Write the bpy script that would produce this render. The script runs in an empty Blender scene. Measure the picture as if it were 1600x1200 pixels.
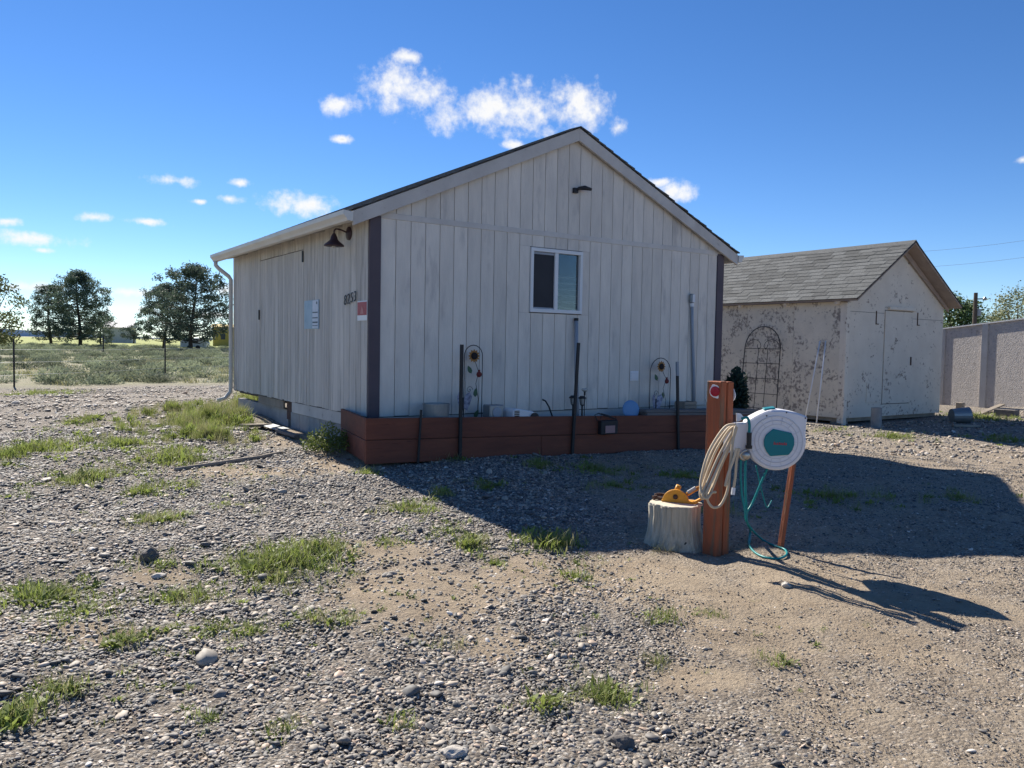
import bpy, math, random
import numpy as np
from mathutils import Vector, Matrix, noise as mnoise
random.seed(7); rng = np.random.default_rng(7)
SC = bpy.context.scene
COL = SC.collection
R = math.radians

# ------------------------------------------------------------------ camera
F_PX, PITCH, ROLL, YAW = 1250.9, .0487, .0178, .5906
CAM = np.array([-3.930, -8.993, .905])
_fw = np.array([math.sin(YAW)*math.cos(PITCH), math.cos(YAW)*math.cos(PITCH), -math.sin(PITCH)])
_rt = np.array([math.cos(YAW), -math.sin(YAW), 0.]); _up = np.cross(_rt, _fw)
RT = math.cos(ROLL)*_rt + math.sin(ROLL)*_up
UP = -math.sin(ROLL)*_rt + math.cos(ROLL)*_up
FW = _fw
cd = bpy.data.cameras.new('camera'); cam = bpy.data.objects.new('camera', cd); COL.objects.link(cam)
cd.sensor_width = 36; cd.lens = F_PX/1600*36; cd.clip_start = .05; cd.clip_end = 20000
cam.matrix_world = Matrix((( RT[0], UP[0], -FW[0], CAM[0]), (RT[1], UP[1], -FW[1], CAM[1]), (RT[2], UP[2], -FW[2], CAM[2]), (0, 0, 0, 1)))
SC.camera = cam
SC.view_settings.view_transform = 'Standard'; SC.view_settings.look = 'None'
SC.view_settings.gamma = 1; SC.view_settings.exposure = 1.2
def ray(u, v): return FW*F_PX + (u-800)*RT - (v-600)*UP
def at(u, v, depth):                       # point at a distance along the view axis
    d = ray(u, v); return Vector(CAM + d*(depth/F_PX))
def onplane(u, v, x=None, y=None, z=None):
    d = ray(u, v)
    t = (x-CAM[0])/d[0] if x is not None else (y-CAM[1])/d[1] if y is not None else (z-CAM[2])/d[2]
    return Vector(CAM+t*d)

# ------------------------------------------------------------------ sun and sky
SUN = Vector((.012, 1, .735)).normalized()
sl = bpy.data.lights.new('sun', 'SUN'); sl.energy = 4.2; sl.angle = R(.53); sl.color = (1, .93, .82)
so = bpy.data.objects.new('sun', sl); COL.objects.link(so); so.rotation_euler = (-SUN).to_track_quat('-Z', 'Y').to_euler()
W = bpy.data.worlds.new('World'); SC.world = W; W.use_nodes = True
nt = W.node_tree; nt.nodes.clear()
def N(t, kind, **kw):
    n = t.nodes.new(kind)
    for k, v in kw.items():
        if k.startswith('i_'): n.inputs[int(k[2:])].default_value = v
        else: setattr(n, k, v)
    return n
sky = N(nt, 'ShaderNodeTexSky', sky_type='NISHITA', sun_disc=False, sun_elevation=math.asin(SUN.z),
        sun_rotation=math.atan2(SUN.x, SUN.y), altitude=2600, air_density=1.0, dust_density=.03, ozone_density=3.6)
geo = N(nt, 'ShaderNodeTexCoord')
def vm(op, a=None, b=None):
    n = N(nt, 'ShaderNodeVectorMath', operation=op)
    for i, q in enumerate((a, b)):
        if q is None: continue
        if hasattr(q, 'is_output'): nt.links.new(q, n.inputs[i])
        else: n.inputs[i].default_value = tuple(q)
    return n.outputs['Value'] if op in ('DOT_PRODUCT', 'LENGTH') else n.outputs['Vector']
def mm(op, a, b=None, c=None, t=None):
    t = t or nt
    n = N(t, 'ShaderNodeMath', operation=op)
    for i, q in enumerate((a, b, c)):
        if q is None: continue
        if hasattr(q, 'is_output'): t.links.new(q, n.inputs[i])
        else: n.inputs[i].default_value = q
    return n.outputs[0]
DIR = geo.outputs['Generated']
# cumulus clouds: centre (azimuth, elevation) with half width and half height, all in degrees
CL = []
for u, v, a, b in [(640, 140, 72, 34), (700, 188, 34, 24), (800, 172, 95, 36), (900, 165, 60, 30), (536, 162, 30, 18), (968, 198, 18, 16),
                   (638, 90, 22, 10), (536, 218, 18, 6), (270, 282, 40, 9), (374, 286, 16, 6), (360, 310, 18, 7), (480, 320, 58, 18),
                   (312, 315, 12, 4), (150, 340, 20, 7), (225, 346, 28, 6), (60, 373, 48, 11), (10, 345, 24, 7), (70, 392, 16, 5),
                   (55, 449, 60, 8), (200, 457, 48, 7), (215, 484, 44, 8), (352, 455, 24, 11), (330, 492, 40, 6), (1060, 298, 30, 18),
                   (1030, 285, 20, 8), (802, 226, 20, 8), (1598, 250, 10, 5)]:
    d = ray(u, v); d = d/np.linalg.norm(d)
    CL.append((d, a/F_PX*1.0, b/F_PX*1.0))
for k in range(9):                         # the same fair-weather clouds go on round the rest of the sky
    az = YAW+R(48+k*31); el = R(random.choice((3, 6, 9, 14, 20, 24)))
    CL.append((np.array([math.sin(az)*math.cos(el), math.cos(az)*math.cos(el), math.sin(el)]), random.uniform(.03, .08), random.uniform(.008, .022)))
# distort the lookup direction so that outlines billow
nz1 = N(nt, 'ShaderNodeTexNoise', i_2=26., i_3=6., i_4=.62); nt.links.new(DIR, nz1.inputs['Vector'])
nz2 = N(nt, 'ShaderNodeTexNoise', i_2=75., i_3=5., i_4=.6); nt.links.new(DIR, nz2.inputs['Vector'])
best = None
for d, a, b in CL:
    rt = np.cross(d, [0, 0, 1.]); rt /= np.linalg.norm(rt); up = np.cross(rt, d)
    eu = Matrix((rt, d, up)).transposed().to_euler()
    mp = N(nt, 'ShaderNodeMapping', vector_type='TEXTURE'); nt.links.new(DIR, mp.inputs[0])
    mp.inputs['Location'].default_value = tuple(d); mp.inputs['Rotation'].default_value = tuple(eu); mp.inputs['Scale'].default_value = (a, .16, b)
    e = vm('LENGTH', mp.outputs[0])
    best = e if best is None else mm('MINIMUM', best, e)
best = mm('SUBTRACT', 1., best)
nn = mm('ADD', mm('MULTIPLY', mm('SUBTRACT', nz1.outputs[0], .5), 2.6), mm('MULTIPLY', mm('SUBTRACT', nz2.outputs[0], .5), 1.5))
dens = mm('ADD', mm('MAXIMUM', best, -1.2), nn)
mr = N(nt, 'ShaderNodeMapRange', interpolation_type='SMOOTHSTEP', i_1=-.15, i_2=1.15); nt.links.new(dens, mr.inputs[0])
core = N(nt, 'ShaderNodeMapRange', interpolation_type='SMOOTHSTEP', i_1=.9, i_2=2.4); nt.links.new(dens, core.inputs[0])
ccol = N(nt, 'ShaderNodeMixRGB', i_1=(7.0, 7.0, 7.0, 1), i_2=(4.0, 4.3, 4.8, 1)); nt.links.new(core.outputs[0], ccol.inputs[0])
hs = N(nt, 'ShaderNodeHueSaturation'); hs.inputs['Saturation'].default_value = 1.2; hs.inputs['Hue'].default_value = .506; nt.links.new(sky.outputs[0], hs.inputs['Color'])
mixc = N(nt, 'ShaderNodeMixRGB'); nt.links.new(mr.outputs[0], mixc.inputs[0]); nt.links.new(hs.outputs[0], mixc.inputs[1]); nt.links.new(ccol.outputs[0], mixc.inputs[2])
bg = N(nt, 'ShaderNodeBackground', i_1=.062); nt.links.new(mixc.outputs[0], bg.inputs[0])
wo = N(nt, 'ShaderNodeOutputWorld'); nt.links.new(bg.outputs[0], wo.inputs[0])

# ------------------------------------------------------------------ helpers
def tag(o, label=None, cat=None, group=None, kind=None):
    for k, v in (('label', label), ('category', cat), ('group', group), ('kind', kind)):
        if v: o[k] = v
    return o
def thing(name, loc, label, cat, group=None):
    o = bpy.data.objects.new(name, None); COL.objects.link(o); o.location = loc; o.empty_display_size = .1
    return tag(o, label, cat, group)
def rootloc(o):
    l = Vector((0, 0, 0))
    while o: l += o.location; o = o.parent
    return l
class MB:
    def __init__(s): s.v = []; s.f = []
    def add(s, vs, fs):
        n = len(s.v); s.v += [tuple(q) for q in vs]; s.f += [tuple(i+n for i in f) for f in fs]; return s
    def box(s, c, size, rot=None):
        c = Vector(c); h = Vector(size)/2
        vs = [Vector((x*h.x, y*h.y, z*h.z)) for x in (-1, 1) for y in (-1, 1) for z in (-1, 1)]
        if rot is not None: vs = [rot @ q for q in vs]
        return s.add([c+q for q in vs], [(0, 1, 3, 2), (4, 6, 7, 5), (0, 4, 5, 1), (2, 3, 7, 6), (0, 2, 6, 4), (1, 5, 7, 3)])
    def span(s, a, b): a = Vector(a); b = Vector(b); return s.box((a+b)/2, [abs(q) for q in (b-a)])
    def bar(s, a, b, w, h, up=(0, 0, 1)):
        a = Vector(a); b = Vector(b); d = (b-a).normalized(); u = Vector(up)
        x = d.cross(u)
        if x.length < 1e-4: x = d.cross(Vector((1, 0, 0)))
        x.normalize(); y = x.cross(d)
        m = Matrix((x, d, y)).transposed()
        return s.box((a+b)/2, (w, (b-a).length, h), m)
    def tube(s, pts, r, n=8, cap=True):
        pts = [Vector(p) for p in pts]; rs = r if isinstance(r, (list, tuple)) else [r]*len(pts)
        vs = []; prev = None
        for i, p in enumerate(pts):
            t = (pts[min(i+1, len(pts)-1)]-pts[max(i-1, 0)]).normalized()
            if prev is None:
                prev = t.orthogonal().normalized()
            x = (prev - t*prev.dot(t))
            x = x.normalized() if x.length > 1e-5 else t.orthogonal().normalized()
            prev = x; y = t.cross(x)
            vs += [p+(x*math.cos(2*math.pi*k/n)+y*math.sin(2*math.pi*k/n))*rs[i] for k in range(n)]
        fs = [(i*n+k, i*n+(k+1) % n, (i+1)*n+(k+1) % n, (i+1)*n+k) for i in range(len(pts)-1) for k in range(n)]
        if cap: fs += [tuple(range(n-1, -1, -1)), tuple(range((len(pts)-1)*n, len(pts)*n))]
        return s.add(vs, fs)
    def lathe(s, c, prof, n=24, axis=None, jit=None):
        c = Vector(c); m = Vector(axis).to_track_quat('Z', 'Y').to_matrix() if axis is not None else Matrix.Identity(3)
        vs = []
        for i, (r, z) in enumerate(prof):
            for k in range(n):
                a = 2*math.pi*k/n; rr = r*(jit(a, z) if jit else 1)
                vs.append(c + m @ Vector((rr*math.cos(a), rr*math.sin(a), z)))
        fs = [(i*n+k, i*n+(k+1) % n, (i+1)*n+(k+1) % n, (i+1)*n+k) for i in range(len(prof)-1) for k in range(n)]
        fs += [tuple(range(n-1, -1, -1)), tuple(range((len(prof)-1)*n, len(prof)*n))]
        return s.add(vs, fs)
    def prism(s, poly, ex):                  # poly: list of 3D points, ex: extrusion vector
        n = len(poly); P = [Vector(p) for p in poly]; ex = Vector(ex)
        return s.add(P+[p+ex for p in P], [tuple(range(n-1, -1, -1)), tuple(range(n, 2*n))]+[(k, (k+1) % n, n+(k+1) % n, n+k) for k in range(n)])
    def mesh(s, name, off=Vector((0, 0, 0))):
        me = bpy.data.meshes.new(name); me.from_pydata([tuple(Vector(q)-off) for q in s.v], [], s.f); me.update(); return me
    def build(s, name, mat, parent=None, smooth=False, bevel=0., fix=True):
        me = s.mesh(name, rootloc(parent) if parent else Vector((0, 0, 0)))
        if fix:
            import bmesh
            bm = bmesh.new(); bm.from_mesh(me); bmesh.ops.recalc_face_normals(bm, faces=bm.faces)
            if bevel: bmesh.ops.bevel(bm, geom=bm.edges[:], offset=bevel, segments=1, affect='EDGES', clamp_overlap=True)
            bm.to_mesh(me); bm.free()
        me.materials.append(mat)
        if smooth:
            for p in me.polygons: p.use_smooth = True
        o = bpy.data.objects.new(name, me); COL.objects.link(o); o.parent = parent
        return o
def smooth(pts, n=6):
    out = []; P = [Vector(p) for p in pts]
    for i in range(len(P)-1):
        p0, p1, p2, p3 = P[max(i-1, 0)], P[i], P[i+1], P[min(i+2, len(P)-1)]
        for k in range(n):
            t_ = k/n; out.append(.5*((2*p1)+(-p0+p2)*t_+(2*p0-5*p1+4*p2-p3)*t_*t_+(-p0+3*p1-3*p2+p3)*t_**3))
    return out+[P[-1]]
def single(name, mb, mat, label, cat, group=None, **k): return tag(mb.build(name, mat, None, **k), label, cat, group)
def rotz(a): return Matrix.Rotation(a, 3, 'Z')

# ------------------------------------------------------------------ materials
def mat(name, c1, c2=None, scale=4., stretch=(1, 1, 1), rough=.8, bump=0., bscale=None, metal=0., rand=.12, c3=None, s3=9., t3=.6, w3=.08, trans=0., detail=6., coord='Object', clump=0.):
    m = bpy.data.materials.new(name); m.use_nodes = True; t = m.node_tree; p = t.nodes['Principled BSDF']
    c2 = c2 or tuple(q*.75 for q in c1)
    tc = N(t, 'ShaderNodeTexCoord'); oi = N(t, 'ShaderNodeObjectInfo')
    off = N(t, 'ShaderNodeVectorMath', operation='MULTIPLY_ADD'); t.links.new(tc.outputs[coord], off.inputs[0]); off.inputs[1].default_value = stretch
    rv = N(t, 'ShaderNodeVectorMath', operation='SCALE', i_0=(37, 19, 53)); t.links.new(oi.outputs['Random'], rv.inputs['Scale']); t.links.new(rv.outputs[0], off.inputs[2])
    n1 = N(t, 'ShaderNodeTexNoise', i_2=scale, i_3=detail, i_4=.6); t.links.new(off.outputs[0], n1.inputs['Vector'])
    cr = N(t, 'ShaderNodeMapRange', i_1=.3, i_2=.7); t.links.new(n1.outputs[0], cr.inputs[0])
    mx = N(t, 'ShaderNodeMixRGB', i_1=(*c1, 1), i_2=(*c2, 1)); t.links.new(cr.outputs[0], mx.inputs[0])
    col = mx.outputs[0]
    if c3:
        n3 = N(t, 'ShaderNodeTexNoise', i_2=s3, i_3=5., i_4=.65); t.links.new(off.outputs[0], n3.inputs['Vector'])
        v3 = n3.outputs[0]
        if clump:
            nc = N(t, 'ShaderNodeTexNoise', i_2=s3*.16, i_3=3.); t.links.new(off.outputs[0], nc.inputs['Vector'])
            v3 = mm('ADD', v3, mm('MULTIPLY', mm('SUBTRACT', nc.outputs[0], .5, t=t), clump, t=t), t=t)
        r3 = N(t, 'ShaderNodeMapRange', i_1=t3, i_2=t3+w3); t.links.new(v3, r3.inputs[0])
        m3 = N(t, 'ShaderNodeMixRGB', i_2=(*c3, 1)); t.links.new(r3.outputs[0], m3.inputs[0]); t.links.new(col, m3.inputs[1]); col = m3.outputs[0]
    if rand:
        rr = N(t, 'ShaderNodeMapRange', i_3=1-rand, i_4=1+rand); t.links.new(oi.outputs['Random'], rr.inputs[0])
        hv = N(t, 'ShaderNodeHueSaturation'); t.links.new(rr.outputs[0], hv.inputs['Value']); t.links.new(col, hv.inputs['Color']); col = hv.outputs[0]
    t.links.new(col, p.inputs['Base Color'])
    p.inputs['Roughness'].default_value = rough; p.inputs['Metallic'].default_value = metal
    p.inputs['Specular IOR Level'].default_value = .3
    if bump:
        nb = N(t, 'ShaderNodeTexNoise', i_2=bscale or scale*3, i_3=6., i_4=.65); t.links.new(off.outputs[0], nb.inputs['Vector'])
        b = N(t, 'ShaderNodeBump', i_0=bump, i_1=.02); t.links.new(nb.outputs[0], b.inputs['Height']); t.links.new(b.outputs[0], p.inputs['Normal'])
    if trans:
        tr = N(t, 'ShaderNodeBsdfTranslucent'); t.links.new(col, tr.inputs[0]); ms = N(t, 'ShaderNodeMixShader', i_0=trans)
        t.links.new(p.outputs[0], ms.inputs[1]); t.links.new(tr.outputs[0], ms.inputs[2]); t.links.new(ms.outputs[0], t.nodes['Material Output'].inputs[0])
    return m
M = {}
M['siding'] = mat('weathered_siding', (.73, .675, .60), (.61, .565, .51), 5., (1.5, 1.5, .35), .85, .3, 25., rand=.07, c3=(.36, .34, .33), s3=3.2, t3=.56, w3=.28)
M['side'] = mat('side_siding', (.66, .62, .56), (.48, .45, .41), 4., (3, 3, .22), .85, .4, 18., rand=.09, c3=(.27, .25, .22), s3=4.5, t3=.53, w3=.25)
M['gap'] = mat('dark_gap', (.10, .095, .09), rand=0)
M['trim'] = mat('painted_trim', (.60, .57, .53), (.48, .45, .42), 3., rough=.75, bump=.15, bscale=20, c3=(.25, .22, .2), s3=6., t3=.64, w3=.1)
M['plum'] = mat('plum_paint', (.105, .085, .10), (.085, .07, .085), 3., rough=.7, rand=.05)
M['gutter'] = mat('gutter_paint', (.66, .64, .60), (.58, .56, .52), 2., rough=.45, rand=.03)
M['shingle'] = mat('asphalt_shingle', (.135, .14, .14), (.085, .09, .092), 30., rough=.95, bump=.5, bscale=160, rand=.28)
M['roofdark'] = mat('roof_edge', (.06, .055, .05), (.04, .04, .04), 20., rough=.95)
M['frame'] = mat('white_vinyl', (.74, .75, .76), (.68, .69, .70), 2., rough=.4, rand=.02)
M['interior'] = mat('dark_interior', (.05, .05, .055), rand=0)
M['reflslat'] = mat('reflection_slat', (.8, .78, .72), rough=.6)  # pale tone for the striped reflection imitated in the right pane
M['screen'] = mat('insect_screen', (.02, .022, .028), (.03, .032, .04), 3., rough=.6)
M['redwood'] = mat('red_stained_wood', (.20, .068, .040), (.13, .045, .030), 3., (.5, 4, 4), .75, .25, 22., rand=.12, c3=(.06, .02, .015), s3=5., t3=.63, w3=.1)
M['soil'] = mat('soil', (.14, .10, .07), (.09, .065, .05), 12., rough=.95, bump=.6)
M['metal_black'] = mat('black_metal', (.018, .019, .022), (.03, .03, .033), 6., rough=.5, rand=.05)
M['metal_dark'] = mat('dark_lamp_metal', (.055, .03, .04), (.045, .025, .03), 5., rough=.45, rand=0)
M['galv'] = mat('galvanised', (.33, .35, .36), (.25, .27, .28), 6., rough=.45, metal=.6)
M['greypvc'] = mat('grey_pvc', (.30, .33, .38), (.26, .29, .33), 4., rough=.5)
M['concrete'] = mat('concrete_block', (.36, .36, .35), (.26, .26, .26), 6., rough=.95, bump=.4, bscale=50)
M['oldwood'] = mat('weathered_wood', (.36, .31, .25), (.22, .19, .16), 4., (1, 1, 1), .9, .5, 25.)
M['greywood'] = mat('grey_lumber', (.22, .20, .19), (.15, .14, .135), 4., (.4, 4, 4), .9, .4, 20.)
M['postwood'] = mat('orange_stained_post', (.40, .115, .05), (.26, .08, .04), 9., (4, 4, .35), .8, .7, 16., rand=.06, c3=(.19, .12, .075), s3=4.5, t3=.52, w3=.10)
M['red'] = mat('red_reflector', (.42, .008, .03), (.30, .005, .025), 60., rough=.2, rand=0)
M['white'] = mat('white_plastic', (.74, .75, .77), (.68, .69, .72), 3., rough=.4, rand=.02)
M['reel'] = mat('reel_plastic', (.72, .72, .75), (.64, .64, .68), 5., rough=.42, rand=0)
M['reelline'] = mat('reel_ridge', (.66, .66, .70), rough=.45, rand=0)
M['teal'] = mat('teal_plastic', (.006, .19, .22), (.005, .16, .19), 4., rough=.45, rand=0)
M['tealhose'] = mat('teal_hose', (.008, .23, .24), (.006, .19, .20), 8., rough=.4, rand=0)
M['tanhose'] = mat('tan_hose', (.56, .46, .33), (.46, .37, .26), 9., rough=.55, rand=.1)
M['brand'] = mat('red_print', (.45, .05, .07), rough=.5, rand=0)
M['stump'] = mat('stump_wood', (.62, .56, .45), (.38, .33, .25), 11., (5, 5, .3), .9, 1., 16., rand=0, c3=(.10, .075, .05), s3=4.5, t3=.66, w3=.04)
M['stumptop'] = mat('stump_top', (.66, .60, .48), (.52, .45, .34), 9., rough=.9, bump=.4, rand=0)
M['yellow'] = mat('yellow_paint', (.62, .30, .03), (.50, .22, .025), 8., rough=.5, c3=(.25, .12, .05), s3=10., t3=.62)
M['rust'] = mat('rusty_iron', (.10, .055, .04), (.06, .04, .035), 12., rough=.85, bump=.4)
M['chrome'] = mat('brass_fitting', (.45, .42, .38), rough=.3, metal=.8)
M['osb'] = mat('peeling_osb', (.68, .61, .50), (.58, .52, .43), 3., rough=.9, bump=.35, bscale=30, rand=.05, c3=(.25, .215, .19), s3=15., t3=.53, w3=.12, clump=.7)
M['osbfront'] = mat('peeling_paint_front', (.72, .65, .55), (.64, .57, .48), 3., rough=.9, bump=.25, bscale=30, rand=.04, c3=(.30, .25, .21), s3=14., t3=.62, w3=.06, clump=.6)
M['soffit'] = mat('bare_soffit', (.36, .29, .24), (.28, .22, .19), 4., rough=.9, bump=.3)
M['stucco'] = mat('flaky_panel', (.52, .48, .45), (.44, .41, .39), 6., rough=.95, bump=1., bscale=34., rand=.04, c3=(.34, .31, .29), s3=16., t3=.55, w3=.1)
M['leaf'] = mat('weed_leaf', (.27, .32, .08), (.16, .21, .055), 5., rough=.6, trans=.45, rand=.25)
M['drygrass'] = mat('dry_grass', (.38, .35, .18), (.24, .26, .11), 5., rough=.7, trans=.4, rand=.2)
M['sage'] = mat('sage_leaf', (.29, .32, .21), (.18, .21, .14), 5., rough=.8, trans=.3, rand=.38)
M['needle'] = mat('pine_needles', (.115, .155, .115), (.075, .11, .085), 2., rough=.7, trans=.35, rand=.2)
M['bright'] = mat('tree_leaf', (.10, .16, .05), (.06, .10, .035), 2., rough=.6, trans=.4, rand=.2)
M['olive'] = mat('olive_leaf', (.20, .22, .09), (.13, .15, .065), 2., rough=.6, trans=.4, rand=.2)
M['bark'] = mat('bark', (.10, .08, .065), (.06, .05, .04), 6., rough=.95, bump=.5)
M['juniper'] = mat('juniper_leaf', (.03, .06, .045), (.02, .04, .03), 4., rough=.7, trans=.15)
M['barnwhite'] = mat('barn_white', (.7, .7, .7), rand=.02)
M['barnyellow'] = mat('barn_yellow', (.50, .36, .08), (.45, .32, .07), rand=.02)
M['window'] = mat('far_window', (.06, .07, .08), rough=.2, rand=0)
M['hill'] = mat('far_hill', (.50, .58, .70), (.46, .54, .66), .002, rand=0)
M['bluepl'] = mat('blue_plastic', (.16, .32, .55), (.13, .27, .48), 3., rough=.45, rand=0)
M['petal'] = mat('sunflower_petal', (.42, .20, .05), rough=.6); M['petalc'] = mat('sunflower_centre', (.02, .017, .02), rough=.8)
M['tleaf'] = mat('tin_leaf', (.06, .13, .07), rough=.5); M['bird'] = mat('tin_ladybird', (.16, .02, .02), rough=.5)
M['wing'] = mat('butterfly_wing', (.42, .45, .56), (.06, .06, .12), 28., rough=.5)
M['glassd'] = mat('lamp_glass', (.5, .5, .48), rough=.15)
M['print'] = mat('poster_print', (.24, .36, .46), (.36, .48, .57), 7., rough=.5, rand=0)
M['paper'] = mat('poster_paper', (.62, .66, .72), (.5, .55, .62), 12., rough=.6, rand=.1); M['ink'] = mat('poster_ink', (.07, .11, .14), (.12, .17, .2), 12., rough=.6)
M['signred'] = mat('sign_red', (.42, .06, .07), (.36, .05, .06), 8., rough=.5, rand=0); M['signpink'] = mat('sign_figure', (.62, .30, .28), rand=0)
M['pink'] = mat('label_pink', (.45, .26, .24), rand=0)
# window glass
g = bpy.data.materials.new('window_glass'); g.use_nodes = True; t = g.node_tree; t.nodes.clear()
tr = N(t, 'ShaderNodeBsdfTransparent', i_0=(.75, .8, .82, 1)); gl = N(t, 'ShaderNodeBsdfGlossy', i_0=(1, 1, 1, 1)); gl.inputs['Roughness'].default_value = .01
fr = N(t, 'ShaderNodeFresnel', i_0=1.5); ms = N(t, 'ShaderNodeMixShader'); t.links.new(fr.outputs[0], ms.inputs[0]); t.links.new(tr.outputs[0], ms.inputs[1]); t.links.new(gl.outputs[0], ms.inputs[2])
o_ = N(t, 'ShaderNodeOutputMaterial'); t.links.new(ms.outputs[0], o_.inputs[0]); M['glass'] = g

# ------------------------------------------------------------------ ground
GC = np.array([(-3.9, -9, -.66), (.6, -5, -.63), (-2, -6, -.66), (-.3, -.65, -.46), (2.5, -.7, -.54), (5.3, -.7, -.61), (0, .8, -.44), (-.3, 3, -.36), (-.3, 6, -.31),
               (-1, 4, -.40), (-3, 3, -.48), (-3, 17, -.5), (2, 22, -.5), (10.4, .5, -.58), (14, .6, -.60), (16.6, 1.1, -.44), (16.5, -1.5, -.36), (8, -4, -.62), (3, -9, -.66),
               (-8, 0, -.55), (-10, -8, -.65), (10.4, 4, -.52), (8, 3, -.58), (0, 10, -.42), (6.4, -.7, -.62), (-2, -2, -.55), (3, -3, -.6)])
def H0(x, y):
    x = np.asarray(x, float); y = np.asarray(y, float); num = np.full(x.shape, -.5*.02); den = np.full(x.shape, .02)
    for a, b, c in GC:
        w = np.exp(-((x-a)**2+(y-b)**2)/(2*2.0**2)); num = num+w*c; den = den+w
    return num/den
def wob(x, y):
    near = np.exp(-((x+1)**2+(y+2)**2)/(2*14**2))
    return near*(.018*np.sin(x*2.1+1.3*np.sin(y*1.7))+.014*np.sin(y*3.1+x*1.2+.7)+.009*np.sin(x*6.3-y*4.1)+.006*np.sin(x*11.1+y*9.3+2*np.sin(y*3)))
def H(x, y): return H0(x, y)+wob(np.asarray(x, float), np.asarray(y, float))
def Hs(x, y): return float(H(x, y))
def gp(u, v):
    z = -.55
    for _ in range(6):
        p = onplane(u, v, z=z); z = Hs(p.x, p.y)
    return Vector((p.x, p.y, z))
FWH = np.array([FW[0], FW[1]])/np.hypot(FW[0], FW[1]); RTH = np.array([FWH[1], -FWH[0]])
def patch(u, v, ru, rv):                   # a ground ellipse: centre, half width, half depth, in metres
    c = gp(u, v); a = gp(u+ru, v); n = gp(u, v-rv); f = gp(u, v+rv)
    return (c.x, c.y, max((a-c).length, .05), max((n-f).length/2, .05))
def inpatch(x, y, P):
    dx = x-P[0]; dy = y-P[1]; a = (dx*RTH[0]+dy*RTH[1])/P[2]; b = (dx*FWH[0]+dy*FWH[1])/P[3]
    return np.sqrt(a*a+b*b)
DIRT = [patch(*q) for q in [(660, 925, 150, 50), (840, 900, 90, 40), (600, 860, 90, 18), (1010, 905, 140, 48), (1150, 965, 130, 70), (545, 715, 60, 22), (380, 737, 130, 10), (1290, 915, 140, 50), (130, 985, 120, 16),
                            (470, 680, 40, 16), (790, 1010, 70, 30), (1100, 1060, 90, 30), (250, 900, 60, 14), (1400, 1010, 90, 40), (1480, 940, 120, 30)]]
def axis(lo, hi, d0, c0, c1, grow=1.16):
    a = list(np.arange(c0, c1, d0)); s = d0; q = c1
    while q < hi: a.append(q); s *= grow; q += s
    b = []; s = d0; q = c0
    while q > lo: s *= grow; q -= s; b.append(q)
    return np.array(sorted(b)+a+[hi])
gx_ = axis(-6000, 9000, .06, -5., 5.); gy_ = axis(-3000, 14000, .06, -8.6, 1.)
X, Y = np.meshgrid(gx_, gy_, indexing='ij'); nxg, nyg = X.shape
Z = H(X, Y)
bump_n = .012*np.sin(X*17+3*np.sin(Y*13))*np.sin(Y*19+2*np.sin(X*9))
near = (X > -5) & (X < 5) & (Y > -8.6) & (Y < 1)
Z = Z+np.where(near, bump_n*.5, 0)
def lateral(x, y): return (x-CAM[0])*RTH[0]+(y-CAM[1])*RTH[1], (x-CAM[0])*FWH[0]+(y-CAM[1])*FWH[1]
def finedirt(x, y):                          # the beaten, finer part of the yard round the post and towards the shed
    a, f_ = lateral(x, y); w = np.clip((a-.25-(4.2-f_)*.18*(f_ < 4.2))/.9, 0, 1)*np.clip((f_-2.2-.35*np.clip(1.4-a, 0, 2))/.5, 0, 1)
    return .45*w*np.clip((16-f_)/5, 0, 1)
dirt = finedirt(X, Y)
for P in DIRT: dirt = np.maximum(dirt, np.clip(1.35-inpatch(X, Y, P), 0, 1))
fieldm = np.clip((Y-(16.2+.12*X+.5*np.sin(X*.9)))/1.2, 0, 1)
greenm = np.clip((Y-85-.2*X)/25, 0, 1)*np.clip((2500-Y)/800, 0, 1)
me = bpy.data.meshes.new('ground'); idx = np.arange(nxg*nyg).reshape(nxg, nyg)
quads = np.stack([idx[:-1, :-1], idx[1:, :-1], idx[1:, 1:], idx[:-1, 1:]], -1).reshape(-1, 4)
me.from_pydata(np.stack([X, Y, Z], -1).reshape(-1, 3).tolist(), [], quads.tolist())
ca = me.color_attributes.new('zone', 'FLOAT_COLOR', 'POINT')
ca.data.foreach_set('color', np.stack([dirt, fieldm, greenm, np.ones_like(X)], -1).reshape(-1).astype(np.float32))
for p in me.polygons: p.use_smooth = True
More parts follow.
